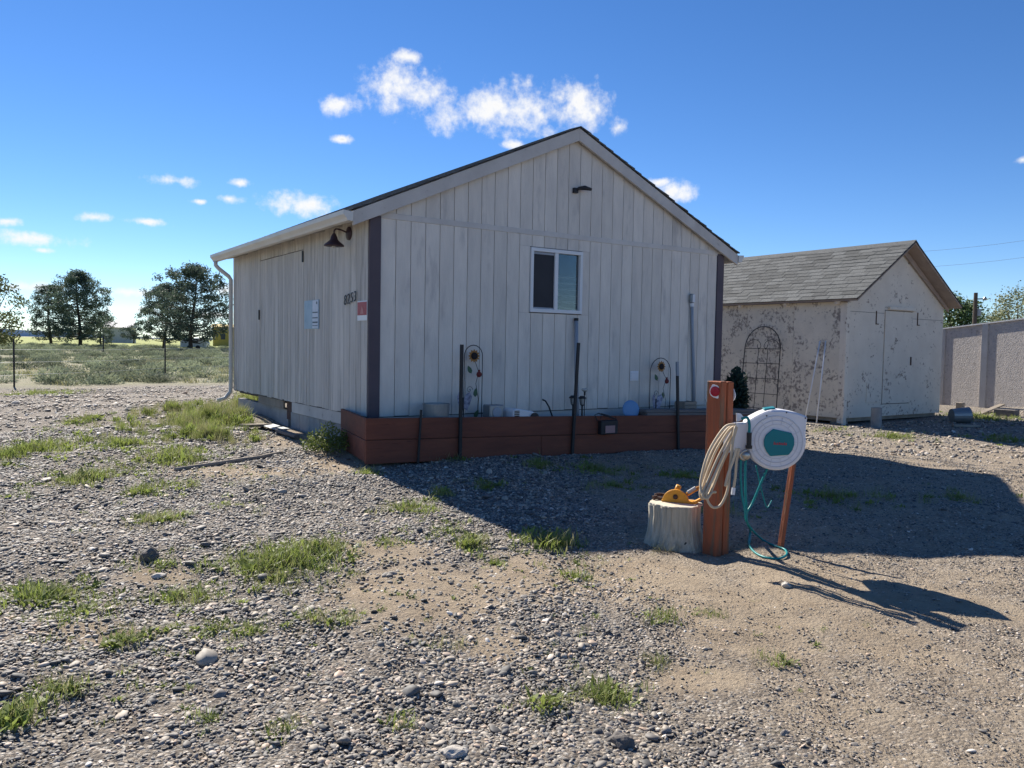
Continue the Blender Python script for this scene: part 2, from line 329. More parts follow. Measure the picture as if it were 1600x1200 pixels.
def ground_material():
    m = bpy.data.materials.new('gravel_and_dirt'); m.use_nodes = True; t = m.node_tree; p = t.nodes['Principled BSDF']
    L = t.links.new
    tc = N(t, 'ShaderNodeTexCoord'); at_ = N(t, 'ShaderNodeAttribute', attribute_name='zone'); sp = N(t, 'ShaderNodeSeparateColor'); L(at_.outputs['Color'], sp.inputs[0])
    P = tc.outputs['Object']; FINE = None
    def noise(s, d=6., r=.6): n = N(t, 'ShaderNodeTexNoise', i_2=s, i_3=d, i_4=r); L(P, n.inputs['Vector']); return n.outputs[0]
    def ramp(v, stops):
        r = N(t, 'ShaderNodeValToRGB'); e = r.color_ramp.elements
        while len(e) < len(stops): e.new(.5)
        for k, (q, c) in enumerate(stops): e[k].position = q; e[k].color = (*c, 1)
        L(v, r.inputs[0]); return r.outputs[0]
    def mix(f, a, b):
        n = N(t, 'ShaderNodeMixRGB')
        for i, q in enumerate((f, a, b)):
            if hasattr(q, 'is_output'): L(q, n.inputs[i])
            else: n.inputs[i].default_value = q if i == 0 else (*q, 1)
        return n.outputs[0]
    vo = N(t, 'ShaderNodeTexVoronoi', i_2=58.); L(P, vo.inputs['Vector'])
    sc_ = N(t, 'ShaderNodeSeparateColor'); L(vo.outputs['Color'], sc_.inputs[0])
    grav = ramp(sc_.outputs[0], [(0., (.09, .085, .085)), (.3, (.17, .16, .15)), (.55, (.29, .26, .225)), (.8, (.40, .35, .29)), (.93, (.62, .58, .52))])
    gapm = N(t, 'ShaderNodeMapRange', i_1=.25, i_2=.6); L(vo.outputs['Distance'], gapm.inputs[0])
    big = noise(.8); dirtc = mix(mm('MULTIPLY', noise(60., 4., .7), .55, t=t), ramp(noise(5.), [(.3, (.34, .265, .185)), (.7, (.50, .41, .30))]), (.22, .175, .13))
    grav = mix(mm('MULTIPLY', gapm.outputs[0], .5, t=t), grav, (.24, .195, .15))
    dm = N(t, 'ShaderNodeMapRange', i_1=.36, i_2=.72); L(mm('ADD', mm('MULTIPLY', sp.outputs[0], .55, t=t), mm('MULTIPLY', mm('ADD', noise(2.5), mm('MULTIPLY', big, .6, t=t), t=t), .42, t=t), t=t), dm.inputs[0])
    base = mix(dm.outputs[0], grav, dirtc)
    fieldc = ramp(noise(.35), [(.3, (.36, .32, .24)), (.5, (.30, .29, .19)), (.7, (.22, .25, .13))])
    greenc = ramp(noise(.05), [(.3, (.25, .29, .085)), (.7, (.34, .36, .12))])
    base = mix(sp.outputs[1], base, mix(sp.outputs[2], fieldc, greenc))
    L(base, p.inputs['Base Color']); p.inputs['Roughness'].default_value = .95; p.inputs['Specular IOR Level'].default_value = .15
    inv = mm('SUBTRACT', 1., vo.outputs['Distance'], t=t)
    hgt = mm('ADD', mm('MULTIPLY', inv, mm('SUBTRACT', 1., mm('MULTIPLY', dm.outputs[0], .75, t=t), t=t), t=t), mm('MULTIPLY', noise(30., 8., .75), 1.7, t=t), t=t)
    b = N(t, 'ShaderNodeBump', i_0=.9, i_1=.02); L(hgt, b.inputs['Height']); L(b.outputs[0], p.inputs['Normal'])
    return m
me.materials.append(ground_material())
ground = bpy.data.objects.new('ground', me); COL.objects.link(ground); tag(ground, kind='structure')

# ------------------------------------------------------------------ scatter by geometry nodes
def scatter(name, pts, rot, scl, tint, variants, label, cat=None):
    me = bpy.data.meshes.new(name); me.vertices.add(len(pts)); me.vertices.foreach_set('co', np.asarray(pts, np.float32).ravel())
    for an, ty, arr in (('rot', 'FLOAT_VECTOR', rot), ('scl', 'FLOAT_VECTOR', scl), ('tint', 'FLOAT', tint), ('pick', 'INT', rng.integers(0, len(variants), len(pts)))):
        a = me.attributes.new(an, ty, 'POINT'); a.data.foreach_set('vector' if ty == 'FLOAT_VECTOR' else 'value', np.asarray(arr, np.int32 if ty == 'INT' else np.float32).ravel())
    o = bpy.data.objects.new(name, me); COL.objects.link(o)
    vc = bpy.data.collections.new(name+'_variants')
    for v in variants: vc.objects.link(v)
    ng = bpy.data.node_groups.new(name, 'GeometryNodeTree'); ng.interface.new_socket('Geometry', in_out='INPUT', socket_type='NodeSocketGeometry'); ng.interface.new_socket('Geometry', in_out='OUTPUT', socket_type='NodeSocketGeometry')
    gi = ng.nodes.new('NodeGroupInput'); go = ng.nodes.new('NodeGroupOutput'); ip = ng.nodes.new('GeometryNodeInstanceOnPoints'); ci = ng.nodes.new('GeometryNodeCollectionInfo')
    ci.inputs['Collection'].default_value = vc; ci.inputs['Separate Children'].default_value = True; ci.inputs['Reset Children'].default_value = True
    def na(n, ty): q = ng.nodes.new('GeometryNodeInputNamedAttribute'); q.data_type = ty; q.inputs['Name'].default_value = n; return q.outputs['Attribute']
    ng.links.new(gi.outputs[0], ip.inputs['Points']); ng.links.new(ci.outputs[0], ip.inputs['Instance']); ip.inputs['Pick Instance'].default_value = True
    ng.links.new(na('pick', 'INT'), ip.inputs['Instance Index']); ng.links.new(na('scl', 'FLOAT_VECTOR'), ip.inputs['Scale'])
    er = ng.nodes.new('FunctionNodeEulerToRotation'); ng.links.new(na('rot', 'FLOAT_VECTOR'), er.inputs[0]); ng.links.new(er.outputs[0], ip.inputs['Rotation'])
    ng.links.new(ip.outputs[0], go.inputs[0])
    md = o.modifiers.new('scatter', 'NODES'); md.node_group = ng
    return tag(o, label, cat, kind='stuff')
def pebble_material():
    m = bpy.data.materials.new('pebble'); m.use_nodes = True; t = m.node_tree; p = t.nodes['Principled BSDF']
    a = N(t, 'ShaderNodeAttribute', attribute_name='tint', attribute_type='INSTANCER'); r = N(t, 'ShaderNodeValToRGB'); e = r.color_ramp.elements
    st = [(0., (.07, .068, .068)), (.25, (.13, .125, .12)), (.45, (.235, .21, .185)), (.66, (.36, .315, .26)), (.82, (.48, .405, .32)), (.9, (.50, .36, .26)), (1., (.74, .70, .63))]
    while len(e) < len(st): e.new(.5)
    for k, (q, c) in enumerate(st): e[k].position = q; e[k].color = (*c, 1)
    t.links.new(a.outputs['Fac'], r.inputs[0])
    nz = N(t, 'ShaderNodeTexNoise', i_2=2.5, i_3=4.); mx = N(t, 'ShaderNodeMixRGB', blend_type='MULTIPLY', i_0=.6); tc = N(t, 'ShaderNodeTexCoord'); t.links.new(tc.outputs['Object'], nz.inputs['Vector'])
    rm = N(t, 'ShaderNodeMapRange', i_1=.3, i_2=.7, i_3=.55, i_4=1.2); t.links.new(nz.outputs[0], rm.inputs[0]); t.links.new(r.outputs[0], mx.inputs[1]); t.links.new(rm.outputs[0], mx.inputs[2])
    t.links.new(mx.outputs[0], p.inputs['Base Color']); p.inputs['Roughness'].default_value = .7; return m
M['pebble'] = pebble_material()
def pebble(k):
    import bmesh
    bm = bmesh.new(); bmesh.ops.create_icosphere(bm, subdivisions=2 if k < 3 else 1, radius=.5)
    for v in bm.verts:
        n = mnoise.noise(v.co*2.2+Vector((k*7.3, k*3.1, 0))); v.co *= 1+.45*n
    me = bpy.data.meshes.new('pebble'); bm.to_mesh(me); bm.free(); me.materials.append(M['pebble'])
    for p in me.polygons: p.use_smooth = True
    return bpy.data.objects.new('pebble', me)
PEB = [pebble(k) for k in range(6)]
def wedge(n, d0, d1, power=1., half=R(37)):      # points on the ground in front of where one stands, out to d1 metres
    d = (d0**power+(d1**power-d0**power)*rng.random(n))**(1/power); a = YAW+(rng.random(n)*2-1)*half
    return CAM[0]+np.sin(a)*d, CAM[1]+np.cos(a)*d, d
x, y, d = wedge(260000, 2.2, 13., 1.2)
dm = np.zeros_like(x)
for P in DIRT: dm = np.maximum(dm, np.clip(1.35-inpatch(x, y, P), 0, 1))
pn = np.array([mnoise.noise(Vector((a*.8, b*.8, 3.1))) for a, b in zip(x, y)])
rightside = finedirt(x, y)/.45
keep = (rng.random(len(x)) < np.clip(.82-.72*dm+.85*pn-.05*rightside, .16, 1)) & ~((x > -.25) & (x < 6.4) & (y > -.6))
keep &= ~((x > 10.3) & (x < 14.3) & (y > .4))
x, y, d, rs = x[keep], y[keep], d[keep], rightside[keep]
n = len(x); s = np.exp(rng.normal(0, .38, n))*.0142*(1-.5*rs)*np.clip(.75+d*.07, 1, 1.75)
big = rng.random(n) < .012; s[big] *= 2.0
scl = np.stack([s*rng.uniform(.9, 1.5, n), s*rng.uniform(.7, 1.1, n), s*rng.uniform(.3, .6, n)], -1)
rot = np.stack([rng.normal(0, .3, n), rng.normal(0, .3, n), rng.random(n)*6.28], -1)
scatter('gravel', np.stack([x, y, H(x, y)+scl[:, 2]*.22], -1), rot, scl, np.clip(rng.beta(1.0, 1.25, n), 0, 1), PEB, 'loose grey and tan river gravel spread over the yard', 'gravel')

x, y, d = wedge(42000, 13, 30., 1.3, R(36))
keep = (y < 16+.12*x) & ~((x > -.3) & (y > -.7) & (x < 6.6) & (y < 6.6)) & ~((x > 10) & (y > .3)) & (x < 16.6)
x, y = x[keep], y[keep]; n = len(x); s = np.exp(rng.normal(0, .35, n))*.038
scl = np.stack([s*rng.uniform(.9, 1.6, n), s*rng.uniform(.7, 1.1, n), s*rng.uniform(.35, .6, n)], -1)
scatter('far_gravel', np.stack([x, y, H(x, y)+scl[:, 2]*.2], -1), np.stack([rng.normal(0, .3, n), rng.normal(0, .3, n), rng.random(n)*6.28], -1), scl, np.clip(rng.beta(1.3, 1.1, n), 0, 1), PEB[3:], 'loose pale gravel of the drive towards the wire fence', 'gravel')

# ------------------------------------------------------------------ weeds and grass
def tuft(nbl, h, spread, wid, m, lean=.5, seed=0, leafy=False):
    r = random.Random(seed); b = MB()
    for _ in range(nbl):
        a = r.random()*6.283; q = r.random()**.7*spread; base = Vector((math.cos(a)*q, math.sin(a)*q, -.01))
        dr = r.random()*6.283; hh = h*r.uniform(.45, 1.1); ln = lean*hh*r.uniform(.2, 1.2); dv = Vector((math.cos(dr), math.sin(dr), 0)); sv = Vector((-dv.y, dv.x, 0))*wid*r.uniform(.6, 1.3)
        m1 = base+dv*ln*.35+Vector((0, 0, hh*.6)); tip = base+dv*ln+Vector((0, 0, hh))
        if leafy: b.add([base-sv*.25, base+sv*.25, m1+sv*1.3, tip, m1-sv*1.3], [(0, 1, 2, 4), (4, 2, 3)])
        else: b.add([base-sv*.6, base+sv*.6, m1+sv*.5, m1-sv*.5, tip], [(0, 1, 2, 3), (3, 2, 4)])
    me = b.mesh('tuft'); me.materials.append(m); return bpy.data.objects.new('tuft', me)
WEED = [tuft(22, .11, .12, .0055, M['leaf'], .8, 1), tuft(16, .08, .11, .010, M['leaf'], 1.2, 2, True), tuft(22, .13, .14, .0045, M['leaf'], .6, 3), tuft(14, .07, .10, .012, M['leaf'], 1.3, 4, True), tuft(20, .10, .14, .004, M['drygrass'], 1.3, 6), tuft(18, .11, .13, .004, M['drygrass'], .9, 5)]
TALL = [tuft(60, .36, .16, .006, M['leaf'], .7, 11), tuft(60, .42, .17, .005, M['drygrass'], .7, 12), tuft(50, .28, .16, .010, M['leaf'], .8, 13, True), tuft(55, .34, .15, .005, M['drygrass'], .9, 14)]
WP = [(270, 716, 75, 20, 130, 1.2), (190, 695, 60, 18, 90, 1.2), (130, 748, 60, 16, 90, 1.1), (50, 705, 65, 30, 190, 1.3), (130, 655, 60, 16, 40, 1.0), (225, 770, 42, 9, 30, 1), (245, 814, 45, 11, 38, 1), (430, 880, 110, 27, 130, 1.05), (500, 862, 45, 14, 40, 1.1),
      (290, 940, 50, 13, 26, .9), (60, 935, 95, 22, 75, .9), (500, 970, 38, 13, 22, .8), (640, 795, 62, 15, 45, .9), (690, 775, 15, 8, 10, 1.2), (735, 850, 30, 14, 26, .95), (860, 848, 52, 18, 48, 1.05), (770, 880, 30, 7, 12, .7), (900, 905, 30, 14, 14, .7),
      (1040, 965, 28, 16, 14, .65), (1120, 962, 22, 10, 9, .6), (855, 1100, 38, 18, 20, .75), (940, 1090, 55, 22, 34, .8), (625, 1135, 28, 14, 10, .65), (200, 1000, 40, 18, 20, .75), (330, 1125, 25, 12, 8, .6),
      (440, 1140, 30, 15, 10, .6), (1210, 1030, 35, 16, 10, .55), (1030, 1035, 25, 14, 10, .65), (570, 740, 30, 7, 16, .9), (840, 728, 25, 7, 24, 1.1), (930, 735, 80, 12, 60, 1), (1060, 745, 50, 10, 30, 1), (700, 716, 25, 6, 20, 1.1),
      (1300, 775, 110, 18, 50, 1), (1400, 684, 60, 7, 45, 1.1), (1300, 672, 40, 5, 16, 1), (1580, 690, 60, 10, 45, 1.2), (1545, 655, 70, 10, 90, 1.3), (130, 656, 25, 8, 20, 1.1), (20, 1120, 30, 50, 30, .9), (110, 1080, 40, 20, 14, .7),
      (60, 616, 70, 4, 120, 1.2), (360, 790, 40, 8, 14, .7), (590, 850, 40, 12, 16, .7), (1130, 800, 60, 14, 20, .9), (960, 760, 60, 12, 26, .9), (760, 760, 50, 10, 22, .9), (1500, 780, 90, 14, 30, .9), (345, 985, 50, 14, 14, .7), (700, 1010, 40, 14, 8, .6), (400, 990, 30, 10, 10, .7), (240, 880, 50, 10, 14, .7), (400, 900, 380, 120, 70, .45), (900, 1030, 260, 110, 26, .4), (250, 1080, 250, 90, 26, .45), (1250, 1000, 200, 80, 10, .35), (300, 760, 260, 40, 90, .6), (430, 905, 170, 45, 70, .6), (120, 960, 130, 40, 40, .6), (700, 830, 120, 40, 40, .6), (260, 985, 120, 40, 30, .55), (540, 960, 110, 50, 24, .5), (900, 880, 90, 30, 24, .55)]
def scatter_patches(name, PL, variants, label, cat, hs=1.):
    pts = []; rot = []; scl = []
    for u, v, ru, rv, n, h in PL:
        P = patch(u, v, ru, rv)
        for _ in range(int(n*1.1)):
            a = random.random()*6.283; q = min(abs(random.gauss(0, .75)), 2.0); dx = math.cos(a)*q*P[2]; dy = math.sin(a)*q*P[3]
            px, py = P[0]+dx*RTH[0]+dy*FWH[0], P[1]+dx*RTH[1]+dy*FWH[1]
            if -.25 < px < 6.4 and -.62 < py < 6.3: continue
            s = h*hs*random.uniform(.4, 1.1)*(1.08-.36*q); pts.append((px, py, Hs(px, py)-.004)); rot.append((random.gauss(0, .12), random.gauss(0, .12), random.random()*6.28)); scl.append((s*1.05, s*1.05, s))
    return scatter(name, pts, rot, scl, [0]*len(pts), variants, label, cat)
scatter_patches('ground_weeds', WP, WEED, 'low green weeds and grass tufts growing through the gravel', 'weeds')
scatter_patches('tall_grass', [(330, 652, 80, 22, 200, .72), (375, 655, 50, 20, 110, .75), (270, 642, 40, 14, 60, .65), (330, 682, 80, 10, 90, .5), (385, 634, 18, 8, 60, .95)], TALL, 'tall seeding grass patch beside the long cabin wall', 'grass')
# leafy weed against the planter corner
lw = thing('leafy_weed', gp(512, 705), 'dense leafy green weed growing against the corner of red planter', 'weed')
b = MB(); r = random.Random(3); L0 = rootloc(lw)
for _ in range(900):
    a = r.random()*6.28; q = r.random()**.6; c = L0+Vector((math.cos(a)*q*.34, math.sin(a)*q*.30, 0))+Vector((.06, .1, 0))*q
    c.z += r.random()*(.36-.26*q)+.02; dv = Vector((r.gauss(0, 1), r.gauss(0, 1), r.gauss(.5, .6))).normalized(); sv = dv.orthogonal().normalized()*.012
    b.add([c, c+dv*.02+sv, c+dv*.05, c+dv*.02-sv], [(0, 1, 2, 3)])
b.build('foliage', M['leaf'], lw, fix=False)
b = MB()
for k in range(14):
    a = r.random()*6.28; b.tube([L0, L0+Vector((math.cos(a)*.1, math.sin(a)*.1, .15)), L0+Vector((math.cos(a)*.24, math.sin(a)*.22, .25))], [.005, .004, .002], 5)
b.build('stem', M['leaf'], lw)

# ------------------------------------------------------------------ cabin
S, T0 = .2032, .15
CW, CD = 2*T0+29*S, 6.08
EZ, PZ, OG, OV = 2.43, 3.97, .21, .085        # roof underside at eave / top at peak
cab = thing('cabin', (CW/2, CD/2, -.45), 'weathered off-white board-sided cabin with gable front and plum corner trim', 'cabin')
SL = (PZ-EZ-.06)/(CW/2+OG)
def roofz(x): return PZ-.07-abs(x-CW/2)*SL     # underside line of the roof deck
# back-up walls behind the boards (dark in the grooves), with a window opening
WX0, WX1, WZ0, WZ1 = 2.36, 3.26, 1.36, 2.24
b = MB()
for x0, x1, z0, z1 in ((.02, WX0, -.02, 2.45), (WX1, CW-.02, -.02, 2.45), (WX0, WX1, -.02, WZ0), (WX0, WX1, WZ1, 2.45)): b.span((x0, .014, z0), (x1, .09, z1))
b.prism([(.02, .014, 2.452), (CW-.02, .014, 2.452), (CW/2, .014, roofz(CW/2)-.01)], (0, .076, 0))
b.build('gable_wall', M['gap'], cab)
b = MB(); b.span((.014, .1, -.02), (.09, CD, 2.5)); b.build('side_wall', M['gap'], cab)
b = MB(); b.span((CW-.05, .1, -.02), (CW-.01, CD, 2.5)); b.span((.1, CD-.05, -.02), (CW-.06, CD, 2.5)); b.build('rear_wall', M['side'], cab)
b = MB(); b.span((.1, .1, -.06), (CW-.06, CD-.06, -.03)); b.build('floor', M['interior'], cab)
def board(x0, x1, z0, z1a, z1b=None):
    z1b = z1a if z1b is None else z1b; g_ = .0042
    b = MB(); b.prism([(x0+g_, -.004, z0), (x1-g_, -.004, z0), (x1-g_, -.004, z1b), (x0+g_, -.004, z1a)], (0, .02, 0)); b.build('board', M['siding'], cab)
for i in range(29):
    x0 = T0+i*S; x1 = x0+S; sag = random.uniform(-.006, .006)
    if x1 > WX0-.01 and x0 < WX1+.01:
        board(x0, x1, sag, WZ0-.012); board(x0, x1, WZ1+.012, 2.405)
        # slivers beside the window
        if x0 < WX0-.02: board(x0, WX0-.005, WZ0-.01, WZ1+.01)
        if x1 > WX1+.02: board(WX1+.005, x1, WZ0-.01, WZ1+.01)
    else: board(x0, x1, sag, 2.405)
    off = random.uniform(-.004, .004)
    m_ = CW/2
    if x0 < m_ < x1:
        b = MB(); b.prism([(x0+.004, -.004, 2.475), (x1-.004, -.004, 2.475), (x1-.004, -.004, roofz(x1)), (m_, -.004, roofz(m_)), (x0+.004, -.004, roofz(x0))], (0, .02, 0)); b.build('board', M['siding'], cab)
    elif min(roofz(x0), roofz(x1)) > 2.48: board(x0, x1, 2.475, roofz(x0), roofz(x1))
b = MB(); b.span((.02, -.014, 2.405), (CW-.02, .012, 2.475)); b.build('band_board', M['trim'], cab, bevel=.003)
for x0 in (0, CW-T0):
    b = MB(); b.span((x0-.001, -.026, -.01), (x0+T0-.002, .012, 2.43)); b.build('corner_board', M['plum'], cab, bevel=.004)
# side boards
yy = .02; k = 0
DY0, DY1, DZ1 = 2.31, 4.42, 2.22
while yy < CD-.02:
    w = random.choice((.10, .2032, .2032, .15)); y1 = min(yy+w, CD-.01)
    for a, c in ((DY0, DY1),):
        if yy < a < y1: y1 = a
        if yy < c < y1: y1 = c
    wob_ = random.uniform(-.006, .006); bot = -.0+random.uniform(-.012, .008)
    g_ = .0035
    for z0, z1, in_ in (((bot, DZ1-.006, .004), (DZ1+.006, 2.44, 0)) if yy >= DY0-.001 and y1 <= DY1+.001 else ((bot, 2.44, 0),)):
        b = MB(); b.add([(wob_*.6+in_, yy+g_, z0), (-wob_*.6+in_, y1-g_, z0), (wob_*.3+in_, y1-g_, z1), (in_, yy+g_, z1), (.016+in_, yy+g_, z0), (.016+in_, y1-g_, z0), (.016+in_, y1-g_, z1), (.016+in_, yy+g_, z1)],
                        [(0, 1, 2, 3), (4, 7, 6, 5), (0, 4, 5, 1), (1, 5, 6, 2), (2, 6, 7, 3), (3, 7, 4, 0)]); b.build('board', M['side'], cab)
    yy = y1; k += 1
# hinge and latch on the wide side door
for yq, zq in ((DY1+.01, 1.33), (DY0-.005, 2.12)):
    b = MB(); b.span((-.022, yq-.015, zq-.08), (-.006, yq+.015, zq+.08)); b.build('latch', M['metal_black'], cab)
# roof
for sgn in (-1, 1):
    ex = CW/2+sgn*(CW/2+OG)
    b = MB(); b.prism([(CW/2, -OV, PZ-.07), (ex, -OV, PZ-.07-SL*(CW/2+OG)), (ex, -OV, PZ-.03-SL*(CW/2+OG)), (CW/2, -OV, PZ-.03)], (0, CD+2*OV, 0)); b.build('roof_deck', M['soffit'], cab)
    nco = 24; run = CW/2+OG+.03
    for k in range(nco):
        a0 = run*k/nco; a1 = min(run*(k+1)/nco+.05, run+.01); jy = random.uniform(-.012, .012)
        p0 = (CW/2+sgn*a0, PZ-.006-SL*a0); p1 = (CW/2+sgn*a1, PZ+.006-SL*a1)
        b = MB(); b.prism([(p0[0], -OV-.03+jy, p0[1]-.018), (p1[0], -OV-.03+jy, p1[1]-.018), (p1[0], -OV-.03+jy, p1[1]), (p0[0], -OV-.03+jy, p0[1]-.004)], (0, CD+2*OV+.06, 0)); b.build('shingle_course', M['shingle'], cab)
    b = MB(); b.prism([(CW/2, -OV-.012, PZ-.035), (ex+sgn*.03, -OV-.012, PZ-.035-SL*(CW/2+OG+.03)), (ex+sgn*.03, -OV-.012, PZ-.205-SL*(CW/2+OG+.03)), (CW/2, -OV-.012, PZ-.205)], (0, .04, 0)); b.build('rake_board', M['trim'], cab, bevel=.003)
    # gutter: K profile along the eave
    gz = PZ-.10-SL*(CW/2+OG); g0 = ex+sgn*.035
    prof = [(0, -.02), (0, -.13), (.07, -.13), (.085, -.10), (.12, -.06), (.125, -.012), (.118, -.012), (.112, -.055), (.08, -.09), (.066, -.122), (.008, -.122), (.008, -.02)]
    b = MB(); b.prism([(g0+sgn*px, -OV-.02, gz+.06+pz) for px, pz in prof], (0, CD+2*OV+.1, 0))
    gut = b.build('gutter', M['gutter'], cab)
    b = MB(); b.prism([(g0+sgn*px, -OV-.024, gz+.06+pz) for px, pz in prof[:6]], (0, .004, 0)); b.build('end_cap', M['gutter'], gut)
    for yk in np.arange(.25, CD, .61):
        xi = ex-sgn*.02; xo = CW/2+sgn*(CW/2-.02)
        z0_ = PZ-.075-SL*abs(xo-CW/2); z1_ = PZ-.075-SL*abs(xi-CW/2)
        b = MB(); b.prism([(xo, yk, z0_), (xi, yk, z1_), (xi, yk, z1_-.085), (xo, yk, z0_-.13)], (0, .04, 0)); b.build('rafter_tail', M['trim'], cab)
gx0 = -OG-.035-.06; gz = PZ-.10-SL*(CW/2+OG)-.07
b = MB(); b.tube([(gx0, CD+.02, gz), (gx0, CD+.02, gz-.07), (gx0+.05, CD+.0, gz-.13), (-.09, CD-.03, gz-.26), (-.05, CD-.03, gz-.32), (-.05, CD-.03, .06), (-.06, CD-.03, -.05), (-.16, CD-.05, -.16), (-.30, CD-.06, -.2)], .036, 10)
b.build('downspout', M['gutter'], cab, smooth=True)
# window
win = MB()
for x0, x1, z0, z1 in ((WX0, WX1, WZ0, WZ0+.05), (WX0, WX1, WZ1-.05, WZ1), (WX0, WX0+.045, WZ0+.05, WZ1-.05), (WX1-.045, WX1, WZ0+.05, WZ1-.05)): win.span((x0, -.03, z0), (x1, .05, z1))
win = win.build('window', M['frame'], cab, bevel=.003)
xm = 2.80
b = MB(); b.span((xm-.03, -.022, WZ0+.05), (xm+.03, .04, WZ1-.05)); b.build('mullion', M['frame'], win, bevel=.003)
b = MB(); b.span((WX0+.045, .004, WZ0+.05), (xm-.03, .007, WZ1-.05)); b.build('screen', M['screen'], win)
b = MB(); b.span((WX0+.05, -.006, WZ1-.085), (xm-.035, .002, WZ1-.055)); b.span((WX0+.05, -.006, WZ0+.052), (xm-.035, .002, WZ0+.07)); b.span((WX0+.047, -.006, WZ0+.06), (WX0+.06, .002, WZ1-.06)); b.build('sash_rail', M['greypvc'], win)
b = MB(); b.span((xm+.03, .018, WZ0+.05), (WX1-.045, .022, WZ1-.05)); b.build('pane', M['glass'], win)
for k in range(6):
    z = WZ0+.07+k*.085; tl = random.uniform(-.012, .012)
    b = MB(); b.add([(xm+.03, .03, z+.022+tl), (WX1-.05, .03, z+.010-tl), (WX1-.05, .05, z-.002-tl), (xm+.03, .05, z+.012+tl)], [(0, 1, 2, 3)]); b.build('reflection_slat', M['reflslat'], win, fix=False)  # pale slats added to imitate a striped reflection in the glass
b = MB(); b.span((WX0, .3, WZ0-.3), (WX1+.3, .32, WZ1+.2)); b.build('dark_room_sheet', M['interior'], win)  # dark sheet added to stand for the unlit room behind the window
# foundation skirt on the long side
b = MB(); b.span((.01, .06, -.165), (.03, 2.82, -.012)); b.build('skirt_board', M['trim'], cab, bevel=.003)
b = MB(); b.span((T0, .012, -.2), (CW-T0, .03, -.012)); b.build('skirt_board', M['trim'], cab)
for k in range(7):
    y0 = .1+k*.405; b = MB(); b.span((.03, y0, -.5), (.2, y0+.395, -.17)); b.build('foundation_block', M['concrete'], cab, bevel=.006)
b = MB(); b.span((.06, 2.86, -.3), (.22, 3.2, -.02)); b.build('timber_block', M['rust'], cab)
b = MB(); b.span((.03, 3.28, -.15), (.06, 4.6, -.015)); b.build('skirt_board', M['oldwood'], cab)
b = MB(); b.span((.08, 3.2, -.5), (.2, CD-.05, -.16)); b.build('foundation_wall', M['concrete'], cab)

# ------------------------------------------------------------------ things fixed to the cabin
lamp = thing('barn_lamp', (-.02, .6, 2.27), 'dark plum gooseneck barn lamp on the long cabin wall above the house number', 'wall lamp')
b = MB(); b.lathe((-.004, .6, 2.27), [(.085, 0), (.085, .015), (.05, .03), (.02, .04)], 20, (-1, 0, 0)); b.build('wall_plate', M['metal_dark'], lamp, smooth=False)
b = MB(); b.tube(smooth([(-.03, .6, 2.275), (-.10, .60, 2.30), (-.17, .60, 2.31), (-.20, .60, 2.29), (-.205, .60, 2.25)]), .010, 8); b.build('arm', M['metal_dark'], lamp, smooth=True)
b = MB(); b.lathe((-.205, .60, 2.095), [(.125, 0), (.122, .016), (.09, .042), (.062, .065), (.048, .08), (.04, .115), (.024, .145), (.016, .16)], 24); b.build('shade', M['metal_dark'], lamp, smooth=True)
b = MB(); b.lathe((-.205, .60, 2.072), [(.015, 0), (.028, .012), (.028, .03), (.015, .05)], 12); b.build('bulb', M['glassd'], lamp, smooth=True)
fl = thing('floodlight', (3.1, -.02, 3.1), 'small black flood lamp high on the gable wall', 'floodlight')
b = MB(); b.span((3.06, -.05, 3.05), (3.13, -.005, 3.12)); b.build('bracket', M['metal_black'], fl)
b = MB(); b.tube([(3.10, -.03, 3.09), (3.13, -.06, 3.115), (3.20, -.10, 3.125), (3.30, -.13, 3.11)], [.016, .024, .034, .02], 10); b.build('head', M['metal_black'], fl, smooth=True)
vt = thing('vent_cover', (4.30, -.005, .41), 'small white louvred vent plate low on the gable wall', 'vent')
b = MB(); b.span((4.22, -.016, .40), (4.385, -.005, .545)); b.build('plate', M['white'], vt, bevel=.003)
for k in range(3): b = MB(); b.span((4.235, -.024, .42+k*.04), (4.37, -.017, .445+k*.04)); b.build('louvre', M['white'], vt)
cn = thing('conduit', (5.5, -.03, 0), 'grey conduit with a silver service head running up the gable wall', 'conduit')
b = MB(); b.tube([(5.575, -.03, .0), (5.55, -.035, .5), (5.49, -.035, 1.2), (5.465, -.035, 1.6)], .024, 10); b.build('pipe', M['greypvc'], cn, smooth=True)
b = MB(); b.tube([(5.465, -.036, 1.56), (5.463, -.036, 1.615)], .034, 12); b.build('coupling', M['white'], cn)
b = MB(); b.span((5.41, -.075, 1.61), (5.49, -.008, 1.76)); hd = b.build('fitting', M['galv'], cn, bevel=.02)
b = MB(); b.span((5.43, -.082, 1.625), (5.485, -.076, 1.748)); b.build('cover', M['white'], hd, bevel=.003)
hn = thing('house_number', (-.01, .52, 1.45), 'black metal house number 8253 on the long cabin wall', 'house number')
for k, ch in enumerate('8253'):
    cu = bpy.data.curves.new('digit', 'FONT'); cu.body = ch; cu.size = .185; cu.extrude = .004; cu.shear = .12; cu.offset = -.001
    tmp = bpy.data.objects.new('digit', cu); COL.objects.link(tmp); dg = bpy.context.evaluated_depsgraph_get()
    me_ = bpy.data.meshes.new_from_object(tmp.evaluated_get(dg)); bpy.data.objects.remove(tmp)
    for v in me_.vertices: x_, y_, z_ = v.co; v.co = (-z_, .20-k*.105-x_*.9, y_-.075-.0*k)
    me_.materials.clear(); me_.materials.append(M['metal_black']); o = bpy.data.objects.new('digit', me_); COL.objects.link(o); o.parent = hn; o.location = (-.012, 0, .012*k)
po = thing('poster', (-.01, 1.93, 1.28), 'blue and white printed poster on the long cabin wall', 'poster')
b = MB(); b.span((-.014, 1.64, 1.08), (-.006, 2.22, 1.48)); b.build('board', M['print'], po)
